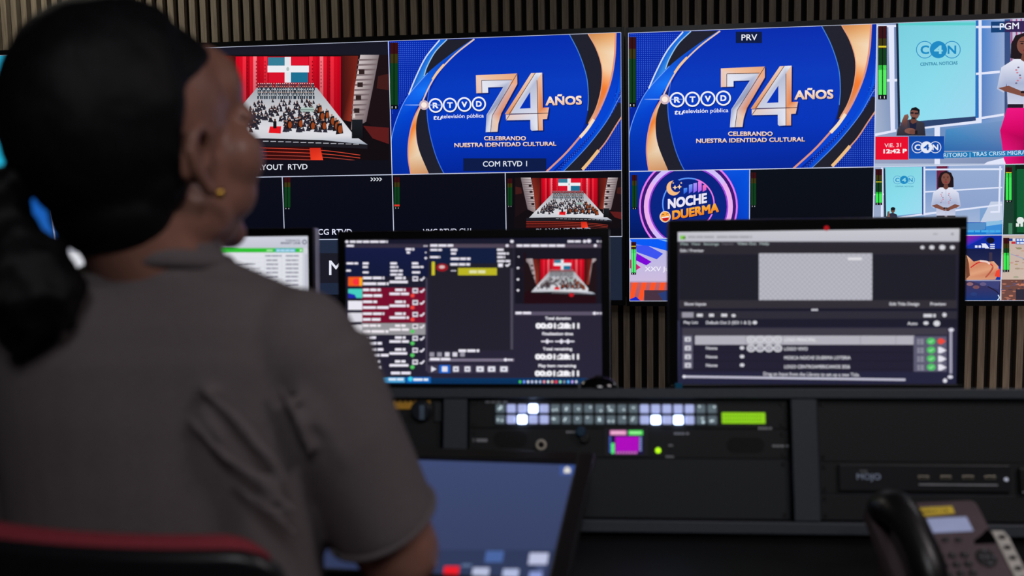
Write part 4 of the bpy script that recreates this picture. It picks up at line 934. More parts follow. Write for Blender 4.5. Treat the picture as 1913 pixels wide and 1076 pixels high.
# -- button panel
u1 = -.0445
R1, M1, L1 = unit('router_control_panel', 'black control panel with two rows of square lit buttons and a green readout', 'control panel', 0, u1, .4826, 0, PANEL, .05)
x0, z0 = L1(935, 763); x1, _ = L1(1330, 769); pitch = (x1 - x0) / 19.0
_, zb = L1(934, 783.5)
BG = mat('button_grey', (92, 104, 112), .35, emit=(86, 100, 108), estr=.8); BLIT = mat('button_lavender', (150, 160, 200), .4, emit=(166, 176, 224), estr=.9); BWH = mat('button_white', (230, 235, 255), .4, emit=(190, 210, 255), estr=7.0)
DOT = mat('button_legend', (200, 220, 225), .5, emit=(190, 205, 210), estr=1.5)
rnd = random.Random(5)
for r, z in ((0, z0), (1, zb)):
    for i in range(20):
        m = BG
        if 1 <= i <= 4 or 13 <= i <= 17: m = BLIT
        if (r == 0 and i == 3) or (r == 1 and i in (2, 14, 16)): m = BWH
        bt = MB().box((0, -.003, 0), (.0132, .006, .0128), .0014).build('push_button', m, R1, (x0 + i * pitch, 0, z))
        if m is BG:
            lg = MB()
            for k in range(rnd.randint(1, 3)): lg.box((rnd.uniform(-.0035, .0035), -.0062, rnd.uniform(-.0035, .0038)), (.0022, .0004, .0022))
            lg.build('legend', DOT, bt)
lx0, lz0 = L1(1100 + 862 / 3.472, 690 + 280 / 3.472); lx1, lz1 = L1(1100 + 1145 / 3.472, 690 + 352 / 3.472)
LCD = MB().box(((lx0 + lx1) / 2, -.0006, (lz0 + lz1) / 2), (lx1 - lx0, .0012, lz0 - lz1), .0004).build('readout', mat('lime_backlight', (130, 190, 20), .4, emit=(136, 200, 14), estr=.9), R1)
g = MB()
for k in range(16): g.box((lx0 + .004 + k * .0036, -.0013, (lz0 + lz1) / 2 + .003), (.0018, .0003, .003)); g.box((lx0 + .004 + k * .0036, -.0013, (lz0 + lz1) / 2 - .003), (.0018, .0003, .003))
g.build('readout_digits', mat('readout_ink', (96, 150, 10), .5, emit=(100, 160, 10), estr=.8), LCD)
for px, py, w in ((911, 751, .034), (1419, 800, .02)):
    x, z = L1(px, py); g = MB(); [g.box((x + w * f, -.0003, z), (w * .2, .0004, .003)) for f in (0, .25, .5, .8)]; g.build('printed_mark', PRINT, R1)
# -- monitoring unit
R2, M2, L2 = unit('audio_monitoring_unit', 'black monitoring unit with a headphone jack and a tiny purple display, under the button panel', 'rack unit', 0, -.0889, .4826, u1, PANEL, .11)
x, z = L2(882, 823); lettering(R2, 'V', x, z - .002, .005, .005, PRINT); g = MB(); [g.box((x + .009 + i * .0042, -.0003, z + .0005), (.0036, .0004, .0045)) for i in range(4)]; g.build('printed_mark', PRINT, R2)
HOLE = mat('recess_shade_black', (6, 6, 8), .7)  # black pieces set on the surface, their colour stands in for shade inside openings
for a, b_ in (((922, 805), (985, 836)), ((1357, 817), (1429, 846))):
    xa, za = L2(*a); xb, zb2 = L2(*b_); h = abs(za - zb2); mm = MB(); rr = h / 2
    pts = [((xa if 90 <= q_ <= 270 else xb) + (rr if 90 <= q_ <= 270 else -rr) + rr * cos(radians(q_)), (za + zb2) / 2 + rr * sin(radians(q_))) for q_ in range(0, 360, 15)]
    mm.prism(pts, -.0006, .0005); mm.build('grip_recess_shade', HOLE, R2)
x, z = L2(1011, 831); jk = MB(); 
for k in range(28):
    a0_, a1_ = 2 * pi * k / 28, 2 * pi * (k + 1) / 28
    jk.loft([[(x + r_ * cos(a), y_, z + r_ * sin(a)) for r_, y_ in ((.0045, 0), (.0085, 0), (.0078, -.005), (.0050, -.005))] for a in (a0_, a1_)], False)
J = jk.build('headphone_jack', mat('nickel_ring', (225, 216, 196), .3, .0), R2); MB().cyl((x, 0, z), (x, -.0008, z), .0046, n=20).build('jack_hole', HOLE, J)
x, z = L2(1085, 806); KB = MB().cyl((x, 0, z), (x, -.011, z), .0078, .0070, 28, .001).build('volume_knob', mat('blue_knob', (18, 62, 92), .4), R2)
x, z = L2(1092, 818); MB().cyl((x, 0, z), (x, -.008, z), .0085, .0075, 28, .001).build('trim_knob', BLACK, R2)
x, z = L2(1060, 807); g = MB(); [g.box((x + i * .0045, -.0003, z), (.0035, .0004, .0025)) for i in range(4)]; g.build('printed_mark', PRINT, R2)
MINI = screen_mat('mini_display', 1.0)
t = Board(M2, -.0012, (1100, 690, 3.472)); t.step = 1e-5
dx0, dz0 = t.uv((128, 394)); dx1, dz1 = t.uv((356, 552)); MB().box(((dx0 + dx1) / 2, -.0005, (dz0 + dz1) / 2), (dx1 - dx0 + .014, .0012, dz0 - dz1 + .006), .0004).build('display_bezel', mat('bezel_grey', (40, 42, 46), .5), R2)
t.rect(130, 394, 354, 550, (24, 16, 60)); t.rect(138, 396, 244, 426, (226, 140, 190)); t.rect(258, 396, 350, 426, (84, 226, 90)); t.bars(146, 411, 236, 10, (246, 200, 226), 2); t.bars(268, 411, 342, 10, (180, 246, 180), 2)
t.rect(172, 436, 324, 532, (176, 6, 190)); t.next()
for i in range(8): t.rect(180 + i * 18, 442, 182 + i * 18, 530, (140, 0, 160), adv=False); t.rect(176 + i * 18, 534, 186 + i * 18, 548, (236, 120, 226), adv=False)
t.rect(146, 478, 166, 546, (90, 236, 120)); t.next()
for i in range(6): t.rect(133, 436 + i * 18, 143, 446 + i * 18, (90, 120, 226), adv=False); t.rect(328, 440 + i * 16, 342, 449 + i * 16, (150, 170, 236), adv=False)
t.build('meter_display', MINI, R2)
x, z = L2(1229.5, 841.5); MB().cyl((x, 0, z), (x, -.003, z), .0042, .0032, 20).build('status_light', mat('lime_led', (160, 220, 20), .3, emit=(170, 235, 20), estr=1.4), R2)
for px, py, w in ((1262, 810, .022), (1250, 832, .006), (1245, 853, .012), (1446, 833, .024)):
    x, z = L2(px, py); g = MB(); [g.box((x + w * f, -.0003, z), (w * .2, .0004, .0026)) for f in (0, .25, .5, .8)]; g.build('printed_mark', PRINT, R2)
# -- blank panels
unit('blank_rack_panel', 'plain dark grey blank panel below the button panel and monitoring unit', 'rack panel', 0, -.1778, .4826, -.0889, PANEL2, .02)
x2 = .5255
unit('blank_rack_panel', 'plain black blank panel above the unit with four small ports', 'rack panel', x2, -.0925, x2 + .4826, 0, PANEL, .02)
# -- four-port unit
R3, M3, L3 = unit('video_adapter_unit', 'slim black unit with four small ports in a row, behind the phone', 'rack unit', x2, -.1395, x2 + .4826, -.0925, PANEL, .12)
bx0, bz0 = L3(1565, 867); bx1, bz1 = L3(1886, 919); MB().box(((bx0 + bx1) / 2, -.003, (bz0 + bz1) / 2), (bx1 - bx0, .006, bz0 - bz1), .001).build('face_body', mat('unit_satin_black', (30, 32, 36), .4), R3)
x, z = L3(1599, 895); lettering(R3, 'MOJO', x, z, .034, .0085, mat('logo_blue_grey', (205, 225, 255), .5), -.0064); lettering(R3, 'THE', x + .004, z + .0105, .011, .003, PRINT, -.0064)
PORT = mat('port_metal', (150, 144, 128), .4, .7)
for k in range(4):
    x, z = L3(1722.5 + k * 41.3, 891.5); pt = MB().box((x, -.0066, z), (.0165, .0014, .0052), .0006).build('port', PORT, R3); MB().box((x, -.0074, z), (.011, .0004, .0018)).build('port_slot', HOLE, pt)
x, z = L3(1714, 904.5); xe, _ = L3(1861, 905.5); MB().box(((x + xe) / 2, -.0061, z), (xe - x, .0004, .0016)).build('printed_line', PRINT, R3)
x, z = L3(1876, 895); MB().cyl((x, -.006, z), (x, -.0085, z), .0026, n=14).build('status_light', mat('white_led', (210, 214, 230), .3, emit=(200, 206, 226), estr=.4), R3)
x, z = L3(1906, 898); MB().box((x + .012, -.004, z), (.03, .008, .036), .001).build('side_switch_block', BLACK, R3); MB().box((x + .012, -.0082, z - .016), (.026, .0006, .0016)).build('printed_line', PRINT, R3)
unit('blank_rack_panel', 'plain black blank panel below the unit with four small ports', 'rack panel', x2, -.1778, x2 + .4826, -.1395, PANEL, .02)
# -- left bay
R4, M4, L4 = unit('intercom_unit', 'black rack unit with a big round knob and an orange-yellow sticker', 'rack unit', -.5266, -.0889, -.044, 0, PANEL, .06)
x, z = L4(770, 750.5); sk = MB().box((x, -.0015, min(z, .0350)), (.058, .003, .0135), .0006).build('yellow_sticker', mat('orange_yellow_tape', (255, 190, 60), .6), R4)
g = MB(); [g.box((x - .022 + i * .008, -.0032, z + .001), (.005, .0004, .003)) for i in range(6)]; g.build('handwriting', mat('dark_ink', (70, 40, 10), .6), sk)
x, z = L4(788, 768); kn = MB().cyl((x, 0, z), (x, -.004, z), .0180, .0175, 40, .001).build('dial_knob', BLACK, R4); MB().cyl((x, -.004, z), (x, -.010, z), .0150, .0142, 40, .001).build('dial_cap', mat('dial_dark_blue', (22, 30, 42), .35), kn)
MB().box((x + .002, -.0104, z - .002), (.008, .001, .022), .0004).build('dial_label', mat('dial_label_grey', (96, 116, 136), .5), kn)
x, z = L4(819, 770); MB().box((x, -.002, z), (.011, .004, .03), .001).build('side_key', mat('side_key_grey', (46, 50, 56), .5), R4)
unit('blank_rack_panel', 'plain black blank panel under the unit with the yellow sticker', 'rack panel', -.5266, -.1778, -.044, -.0889, PANEL, .02)

# dome mouse on the console's top rail
p = MC @ Vector((fp(1118, 716)[0], .017, .0162)); mo = empty('computer_mouse', p, (0, 0, CM_YAW)); tag(mo, 'small glossy black domed mouse on top of the rack console', 'computer mouse')
b = bmesh.new(); bmesh.ops.create_uvsphere(b, u_segments=32, v_segments=20, radius=1)
for v in b.verts: v.co = Vector((v.co.x * .031, v.co.y * .017, max(0.0, v.co.z) * .0185 * (1 - .12 * abs(v.co.y))))
for f in b.faces: f.smooth = True
me = bpy.data.meshes.new('mouse_shell'); b.to_mesh(me); b.free(); me.materials.append(mat('gloss_black', (14, 14, 17), .12, coat=.6)); o = bpy.data.objects.new('mouse_shell', me); COL.objects.link(o); o.parent = mo
MB().tube([(-.004, .004, .0178), (.004, .004, .0180)], .0022, 10).build('scroll_wheel', RUBBER, mo)

# ------------------------------------------------------------------ touch panel
TW, TH = .47, .285
EL, TY = radians(11), radians(-2.5)
up = Vector((-sin(TY) * cos(EL), cos(TY) * cos(EL), sin(EL))); axx = Vector((cos(TY), sin(TY), 0))
TR = Vector((-.0962, 1.33, .8732)); ctr = TR - axx * TW / 2 - up * TH / 2
tp, MT = rooted('touch_panel', ctr, TY, pi / 2 - EL)
tag(tp, 'low sloping touch screen with a slate blue page and a red button', 'touch screen')
b = MB()
for sx, w in ((-1, .020), (1, .024)): b.box((sx * (TW / 2 + w / 2), .001, .0105), (w, .014, TH + .038), .003)
b.box((0, .001, TH / 2 + .015), (TW + .004, .014, .030), .003); b.box((0, .001, -TH / 2 - .004), (TW + .004, .014, .010), .003); b.build('bezel', mat('touch_bezel', (22, 21, 23), .4), tp)
MB().box((.002, .018, .012), (TW + .03, .022, TH + .01), .006).build('housing', BLACK, tp)
Mi = MT.inverted(); stb = MB()
for sx in (-.15, .15):
    P = [Mi @ Vector((ctr.x + sx, ctr.y + dy, z_)) for dy, z_ in ((.06, DESK_Z + .001), (.13, DESK_Z + .001), (.10, ctr.z - .012), (.03, ctr.z - .028))]
    stb.loft([[q_ + Vector((d, 0, 0)) for q_ in P] for d in (-.03, .03)], smooth=False)
stb.build('stand', BLACK, tp)
t = Board(MT, 0.0, (740, 820, 4.2025), (-TW / 2, -TH / 2, TW / 2, TH / 2)); fill(t, (60, 72, 112), (52, 62, 96)); t.rect(-900, 870, 1500, 1700, (46, 56, 88))
t.rect(1285, 208, 1412, 284, (58, 84, 150)); t.poly([(1318, 240), (1330, 222), (1346, 218), (1360, 226), (1370, 244), (1368, 266), (1318, 268)], (226, 222, 214)); t.rect(1336, 228, 1352, 240, (180, 190, 206))
def key(x, y, w, h, c, lean=14): t.poly([(x, y), (x + w, y), (x + w - lean, y + h), (x - lean, y + h)], c)
key(708, 880, 140, 88, (72, 100, 160)); key(1050, 896, 148, 90, (188, 194, 224)); key(380, 1000, 118, 100, (236, 26, 40)); key(604, 1012, 130, 100, (182, 190, 220)); key(842, 1022, 124, 100, (176, 186, 222)); key(1050, 1044, 100, 80, (140, 156, 214)); key(520, 984, 78, 20, (96, 114, 150)); key(150, 990, 118, 100, (182, 190, 220)); key(-100, 985, 118, 100, (182, 190, 220))
t.rect(1094, 1000, 1170, 1036, (60, 72, 110)); t.bars(1100, 1016, 1160, 8, (110, 124, 170), 2)
t.build('screen', MON, tp)

# ------------------------------------------------------------------ desk phone
ph, MP = rooted('desk_phone', (.3839, 1.3, .8132), radians(12.64), radians(53.44))
tag(ph, 'dark desk phone with a pale display and a yellow sticker on the desk', 'phone')
PB = mat('phone_shell', (94, 77, 82), .42); PK = mat('phone_keys', (52, 50, 54), .4); HS = mat('handset_satin', (22, 21, 23), .36)
b = MB(); pts = []
X0, X1, Z1, Z0 = -.099, .051, .0375, -.108
for cx_, cz_, a in ((X1 - .009, Z1 - .009, 0), (X0 + .009, Z1 - .009, 90), (X0 + .006, Z0 + .006, 180), (X1 - .006, Z0 + .006, 270)):
    r_ = .009 if a < 180 else .006
    for k in range(5): pts.append((cx_ + r_ * cos(radians(a + k * 22.5)), cz_ + r_ * sin(radians(a + k * 22.5))))
b.prism(pts, 0.0, .022, bev=.003); b.build('body', PB, ph)
Mi = MP.inverted(); b = MB(); P = [Vector((-.025, .02, .02)), Vector((-.025, .02, -.07)), Mi @ (MP @ Vector((-.025, .02, -.075)) * 1)]
w0 = MP @ Vector((-.025, .018, .015)); w1 = MP @ Vector((-.025, .018, -.06)); base = Vector((w0.x, w0.y + .02, DESK_Z + .002)); base2 = Vector((w1.x, w1.y + .01, DESK_Z + .002))
b.loft([[Mi @ q_ + Vector((d, 0, 0)) for q_ in (w0, w1, base2, base)] for d in (-.055, .055)], smooth=False); b.build('foot_stand', PB, ph)
LC = MB().box((0, -.0008, 0), (.0535, .0016, .0215), .0006).build('display', mat('phone_lcd', (150, 158, 190), .5, emit=(150, 160, 200), estr=.42), ph)
lb = MB().prism([(-.0376, .0272), (.0147, .0279), (.0138, .0166), (-.0374, .0138)], -.0012, .0002); lb = lb.build('yellow_sticker', mat('yellow_tape', (255, 220, 60), .6), ph)
g = MB(); [g.box((-.027 + i * .0052, -.0013, .0208 + i * .0001), (w_, .0003, .0028)) for i, w_ in enumerate((.0044, .0044, .0044, .0030, 0.0012, .0016, .0044))]; g.build('handwriting', mat('sticker_ink', (150, 116, 20), .6), lb)
for x, z in ((-.0149, -.0218), (.0018, -.0227)): MB().box((x, -.002, z), (.009, .004, .005), .0015).build('soft_key', PK, ph)
for r_, z in enumerate((-.0445, -.0573, -.070, -.0827, -.0954)):
    for c_ in range(3):
        kk = MB(); kk.ell((-.031 + c_ * .0155, -.001, z), (.0055, .0032, .0042), n=16); kk.build('number_key', PK, ph)
nv = MB().cyl((.0264, .0005, -.050), (.0264, -.0025, -.050), .0135, .0125, 32, .001).build('navigation_pad', BLACK, ph)
for x, z in ((.0264, -.0405), (.0350, -.0505), (.0264, -.0600), (.0195, -.0500), (.0264, -.0502)): MB().ell((x, -.0025, z), (.0028, .0022, .0024), n=12).build('navigation_key', mat('nav_key_grey', (110, 110, 118), .3), nv)
b = MB().prism([(.033, -.018), (.047, -.008), (.050, -.020), (.049, -.030), (.020, -.030), (.022, -.024)], -.0008, .0004); b.build('glossy_inlay', mat('inlay_gloss', (10, 9, 11), .1, coat=.5), ph)
SB = mat('strip_paper', (215, 210, 202), .6)
st = MB().prism([(.0505, -.0116), (.066, -.0124), (.0690, -.022), (.0672, -.106), (.0505, -.106)], -.001, .016, bev=.0008).build('label_strip', SB, ph)
for k in range(6): MB().box((.0592, -.0022, -.0224 - k * .0150), (.0085, .0026, .0052), .001).build('line_key', BLACK, st)
# handset: a thick curved bar in its cradle on the left of the body
hp = [(-.0815, -.010, .026), (-.0795, -.020, .020), (-.0765, -.029, .008), (-.0735, -.034, -.010), (-.0705, -.035, -.032), (-.0685, -.032, -.055), (-.0675, -.026, -.075), (-.067, -.018, -.090)]
b = MB(); b.tube(hp, [.021, .0255, .0255, .0225, .0205, .0205, .022, .021], 20, flat=.85, up=(0, 1, 0)); hs = b.build('handset', HS, ph)
for x, z in ((-.080, .022), (-.067, -.080)): MB().cyl((x, -.020, z), (x, .001, z), .0215, .019, 28, .002).build('earpiece', HS, hs)
# ------------------------------------------------------------------ the seated woman
def fuse(mb, name, m, parent, voxel, smooth=6, M=None, fac=0.5, bulge=None):
    """melts overlapping closed shapes into one continuous skin"""
    me = bpy.data.meshes.new(name + '_shapes'); mb.bm.to_mesh(me); mb.bm.free()
    o = bpy.data.objects.new(name + '_shapes', me); COL.objects.link(o)
    r = o.modifiers.new('r', 'REMESH'); r.mode = 'VOXEL'; r.voxel_size = voxel; r.use_smooth_shade = True
    if smooth: s = o.modifiers.new('s', 'SMOOTH'); s.iterations = smooth; s.factor = fac
    dg = bpy.context.evaluated_depsgraph_get(); dg.update()
    res = bpy.data.meshes.new_from_object(o.evaluated_get(dg)); bpy.data.objects.remove(o); bpy.data.meshes.remove(me)
    res.name = name; res.materials.clear(); res.materials.append(m)
    for p_ in res.polygons: p_.use_smooth = True
    if bulge:
        for v in res.vertices: v.co = bulge(v.co)
    n = bpy.data.objects.new(name, res); COL.objects.link(n); n.parent = parent
    return n

SKIN = mat('brown_skin', (156, 110, 94), .40, var=.1, scale=40, spec=.4)
HAIR = mat('black_hair', (9, 9, 12), .6, var=.4, scale=160, bump=.35, stretch=(1, 1, .25), spec=.22)
SHIRT = mat('grey_brown_jersey', (112, 103, 104), .92, var=.14, scale=420, bump=.25, spec=.15)
woman = empty('person', (-.49, .95, 0)); tag(woman, 'person seen from behind in a grey-brown t-shirt with a black low ponytail', 'person')
OFF = Vector((-.49, .95, 0))
W_ = lambda p: Vector(p) - OFF                        # room coordinates -> the figure's own
# head frame
HA = radians(27)
HR = Matrix.Rotation(-HA, 3, 'Z') @ Matrix.Rotation(radians(7), 3, 'X') @ Matrix.Rotation(radians(0), 3, 'Y')
EAR = Vector((.081, -.012, -.016))
HO = at(368, 303, .905) - HR @ EAR
HM = Matrix.Translation(HO - OFF) @ HR.to_4x4()
def hp_(p): return HM @ Vector(p)
NB = W_((-.488, .955, 1.165))

body = MB()
E_ = lambda c, r, a=(0, 0, 0): body.ell(c, r, Euler([radians(x) for x in a]).to_matrix(), 28, HM)
E_((0, -.012, .035), (.077, .098, .093)); E_((0, .030, -.032), (.063, .064, .082)); E_((0, .036, -.073), (.050, .054, .044)); E_((0, .078, -.100), (.022, .019, .018))
for s in (-1, 1):
    E_((s * .048, .062, -.018), (.028, .032, .033)); E_((s * .040, .052, -.052), (.026, .034, .032)); E_((s * .050, .010, -.068), (.016, .040, .030), (0, 0, 0)); E_((s * .032, .074, .000), (.0135, .0135, .0125)); E_((s * .0125, .094, -.040), (.010, .010, .008))
E_((0, .083, .022), (.056, .024, .020)); E_((0, .092, -.067), (.025, .010, .007)); E_((0, .090, -.077), (.023, .011, .008)); E_((0, .064, .054), (.056, .041, .047)); E_((0, .078, -.055), (.032, .018, .020))
body.tube([hp_((0, .086, .006)), hp_((0, .096, -.018)), hp_((0, .103, -.036))], [.009, .011, .0130], 14)
for s in (-1, 1):                                       # ears: rim, bowl and lobe
    rim = [(.076, .006, -.006), (.083, .004, .010), (.087, -.008, .018), (.091, -.021, .012), (.092, -.027, -.004), (.089, -.022, -.022), (.084, -.010, -.036), (.081, -.002, -.044)]
    body.tube([hp_((s * (x + .005), y - .003, z)) for x, y, z in rim], [.0065, .007, .007, .0074, .0074, .007, .0076, .0085], 12)
    E_((s * .072, -.012, -.012), (.008, .020, .026)); E_((s * .083, -.001, -.018), (.005, .005, .008))
def ring_el(cx, cy, z, a, b_, n=36, e=2.4):
    out = []
    for k in range(n):
        t_ = 2 * pi * k / n; c, s = cos(t_), sin(t_)
        out.append(W_((cx + a * abs(c) ** (2 / e) * (1 if c > 0 else -1), cy + b_ * abs(s) ** (2 / e) * (1 if s > 0 else -1), z)))
    return out
def torso(mb, g):
    L = [(1.176, .066, .058, .950), (1.166, .112, .056, .948), (1.150, .146, .064, .945), (1.128, .170, .078, .944), (1.095, .184, .092, .945), (1.04, .178, .105, .950), (.97, .166, .108, .949), (.88, .158, .094, .936), (.78, .160, .094, .937), (.68, .172, .105, .958), (.60, .178, .128, .985), (.535, .165, .12, .985)]
    mb.loft([ring_el(-.488, cy, z, a + g, b_ + g) for z, a, b_, cy in L])
torso(body, -.008)
body.tube([hp_((0, -.030, -.030)), hp_((0, -.036, -.075)), NB + Vector((0, -.004, .012)), NB + Vector((0, -.002, -.04))], [.058, .0575, .061, .08], 28)
def W3(*a): return [W_(p) for p in a]
R_SH, R_EL, R_WR = (-.334, .945, 1.090), (-.261, .998, .870), (-.375, 1.135, .897)
L_SH, L_EL, L_WR = (-.642, .945, 1.090), (-.715, .998, .870), (-.600, 1.135, .897)
def arm_pts(sh, el): return [Vector(sh), Vector(sh) * .62 + Vector(el) * .38 + Vector((0, -.012, 0)), Vector(sh) * .25 + Vector(el) * .75 + Vector((0, -.008, 0)), Vector(el)]
for sh, el, wr, s in ((R_SH, R_EL, R_WR, 1), (L_SH, L_EL, L_WR, -1)):
    body.tube(W3(*arm_pts(sh, el)), [.056, .050, .046, .044], 24)
    body.tube(W3(el, (Vector(el) * .55 + Vector(wr) * .45), wr), [.044, .039, .027], 20)
    # hand resting on the lower edge of the touch panel, fingers forward
    d = (Vector(wr) - Vector(el)); d.z = 0; d.normalize(); d = (d * .6 + Vector((0, 1, 0)) * .6).normalized(); sd = Vector((d.y, -d.x, 0)) * s; upv = Vector((0, 0, 1))
    wv = Vector(wr)
    T = Matrix((( sd.x, d.x, 0, 0), (sd.y, d.y, 0, 0), (0, 0, 1, 0), (0, 0, 0, 1)))
    H = lambda a, b2, c: W_(wv + sd * a + d * b2 + upv * c)
    body.ell(H(0, .048, .004), (.038, .048, .014), T.to_3x3(), 20)
    body.tube([H(0, -.01, 0), H(0, .03, .002)], [.026, .024], 16)
    for k, (a, ln) in enumerate(((-.029, .064), (-.010, .074), (.010, .070), (.028, .054))):      # index .. little
        body.tube([H(a * .9, .078, .006), H(a * 1.05, .085 + ln * .38, .012 - .002 * k), H(a * 1.1, .085 + ln * .72, -.002), H(a * 1.1, .085 + ln, -.021)], [.0092, .0088, .008, .0068], 12)
    body.tube([H(-.026, .022, .0), H(-.048, .045, .002), H(-.056, .072, -.002), H(-.054, .094, -.016)], [.013, .011, .0095, .008], 12)
for s in (-1, 1):
    hx = -.488 + s * .092
    body.tube(W3((hx, .985, .575), (hx + s * .02, 1.16, .575), (hx + s * .025, 1.36, .560)), [.082, .075, .056], 20)
    body.tube(W3((hx + s * .025, 1.36, .555), (hx + s * .02, 1.38, .36), (hx + s * .015, 1.36, .10)), [.055, .052, .036], 20)
    body.tube(W3((hx + s * .015, 1.34, .045), (hx + s * .02, 1.44, .038), (hx + s * .03, 1.53, .03)), [.036, .034, .026], 16)
fuse(body, 'body', SKIN, woman, .0042, 7)

# hair
hb = bmesh.new(); bmesh.ops.create_uvsphere(hb, u_segments=96, v_segments=64, radius=1)
HC, HRD = Vector((0, -.0315, .032)), Vector((.089, .116, .116))
def sst(a, b_, x): t_ = min(1, max(0, (x - a) / (b_ - a))); return t_ * t_ * (3 - 2 * t_)
for v in hb.verts:
    d = v.co.copy(); p_ = Vector((HC.x + d.x * HRD.x, HC.y + d.y * HRD.y, HC.z + d.z * HRD.z))
    bulk = p_ + Vector((d.x, d.y, d.z)) * (.0035 * noise.noise(p_ * 30) + .0015 * noise.noise(p_ * 110))
    # slick layer on the skull in front of the ridge
    e = Vector(((p_.x) / .077, (p_.y + .012) / .098, (p_.z - .035) / .093)); slick = Vector((0, -.012, .035)) + Vector((e.x * .077, e.y * .098, e.z * .093)) / e.length * 1.035
    inner = Vector((0, -.01, .02)) + (p_ - Vector((0, -.01, .02))) * .55
    yb = -.030 + .012 * sst(.0, .05, p_.z) + .05 * sst(.085, .15, p_.z)        # ridge of the thick hair
    wb = 1 - sst(yb - .004, yb + .014, p_.y)
    yh = -.030 + .012 * sst(.0, .05, p_.z) + .130 * sst(.045, .118, p_.z)       # front hairline
    wf = 1 - sst(yh, yh + .02, p_.y)
    wn = sst(-.105, -.080, p_.z + .35 * max(0, p_.y + .09))                        # nape
    front = slick * wf + inner * (1 - wf)
    q_ = bulk * wb + front * (1 - wb)
    v.co = HM @ (q_ * wn + inner * (1 - wn))
hair_mb = MB(); hair_mb._add(hb)
hair_mb.ell((0, -.056, -.056), (.067, .054, .048), n=32, M=HM); hair_mb.ell((0, -.040, -.030), (.078, .050, .050), n=32, M=HM)
fuse(hair_mb, 'hair', HAIR, woman, .0045, 4)
def frizz(amp, f): 
    return lambda c: c + noise.noise_vector(c * f) * amp + noise.noise_vector(c * f * 4) * amp * .35
pt = MB(); pth = [(105, 285, .885, 40), (62, 310, .86, 44), (16, 345, .845, 42), (0, 400, .84, 50), (10, 450, .84, 69), (40, 500, .84, 92), (60, 550, .84, 100), (50, 590, .84, 76), (36, 622, .84, 40)]
pt.tube([W_(at(x, y, Y)) for x, y, Y, r_ in pth], [r_ * .00049 for *_, r_ in pth], 24); fuse(pt, 'ponytail', HAIR, woman, .006, 3, bulge=frizz(.007, 38))
cap = [hp_((.083, .0025, -.047))]
MB().ell(cap[0] + HR @ Vector((.006, 0, -.001)), (.0058, .0058, .0058), n=16).build('earring', mat('polished_gold', (235, 180, 80), .2, 1.0), woman)
for s in (-1, 1):
    c = hp_((s * .032, .0815, .0)); ey = MB().ell(c, (.0105, .0105, .0105), n=18).build('eye', mat('eye_white', (220, 214, 208), .2), woman); MB().ell(hp_((s * .032, .0895, .001)), (.0048, .0048, .0048), n=14).build('iris', mat('dark_iris', (30, 18, 12), .15), ey)
    MB().tube([hp_((s * .014, .096, .020)), hp_((s * .034, .093, .026)), hp_((s * .052, .076, .021))], [.0035, .004, .002], 10).build('eyebrow', HAIR, woman)

# t-shirt: torso and short sleeves with pulled folds round the armpit
sh = MB(); torso(sh, .002)
for S_, E2, s in ((R_SH, R_EL, 1), (L_SH, L_EL, -1)):
    A = arm_pts(S_, E2); A = [A[0], A[1], A[2], A[2] * .72 + A[3] * .28]
    sh.tube(W3(*A), [.066, .0625, .058, .0585], 28, caps=False)
    sh.ell(W_((S_[0] - s * .012, S_[1] - .006, S_[2] + .006)), (.066, .066, .062), n=24)
    sh.tube(W3((-.488 + s * .05, .95, 1.150), (S_[0] - s * .02, .947, 1.112)), [.042, .045], 20)
sh.tube([NB + Vector((0, -.002, .014)), NB + Vector((0, 0, -.03))], [.064, .078], 28)
fold = lambda L, r_: sh.tube([W_(at(x, y, Y)) for x, y, Y in L], r_, 10)
# creases: long soft rolls of cloth lying half in the surface
fold([(375, 725, .846), (440, 780, .838), (500, 850, .840), (540, 900, .848)], [.004, .007, .007, .004])
fold([(360, 790, .845), (420, 850, .838), (500, 905, .842), (560, 960, .850)], [.004, .006, .007, .004])
fold([(520, 720, .865), (560, 790, .872), (585, 850, .880)], [.004, .006, .004])
fold([(590, 760, .885), (640, 850, .900), (690, 930, .925), (760, 1000, .95)], [.005, .008, .008, .006])
fold([(560, 730, .880), (600, 790, .887), (630, 850, .90)], [.004, .007, .004])
fold([(430, 900, .842), (500, 950, .842), (560, 1000, .85)], [.004, .006, .004])
fold([(700, 760, .93), (740, 860, .95), (770, 950, .96)], [.004, .006, .004])
shirt = fuse(sh, 't_shirt', SHIRT, woman, .0045, 9, bulge=lambda c: c + noise.noise_vector(c * 9) * .0035)
cl = MB(); cpts = []
for k in range(37):
    a = 2 * pi * k / 36; cpts.append(NB + Vector((.0665 * cos(a), .062 * sin(a) - .002, .016 + .010 * max(0, -sin(a)) - .012 * max(0, sin(a)))))
cl.tube(cpts, .0075, 12, caps=False, flat=1.3); cl.build('collar', SHIRT, shirt)
for S_, E2 in ((R_SH, R_EL), (L_SH, L_EL)):
    A = arm_pts(S_, E2); c0 = A[2] * .72 + A[3] * .28; d = (A[3] - A[2]).normalized(); u_ = d.orthogonal().normalized(); v_ = d.cross(u_)
    hm = MB(); hm.tube([W_(c0 + (u_ * cos(2 * pi * k / 36) + v_ * sin(2 * pi * k / 36)) * .0572) for k in range(37)], .0045, 10, caps=False); hm.build('sleeve_hem', SHIRT, shirt)
tr = MB()
for s in (-1, 1):
    hx = -.488 + s * .092
    tr.tube(W3((hx, .985, .582), (hx + s * .02, 1.16, .582), (hx + s * .025, 1.37, .562)), [.092, .086, .066], 20); tr.tube(W3((hx + s * .025, 1.37, .56), (hx + s * .02, 1.39, .36), (hx + s * .015, 1.37, .13)), [.066, .064, .056], 20)
tr.loft([ring_el(-.488, .985, z, a, b_) for z, a, b_ in ((.70, .170, .120), (.62, .184, .134), (.54, .178, .130))])
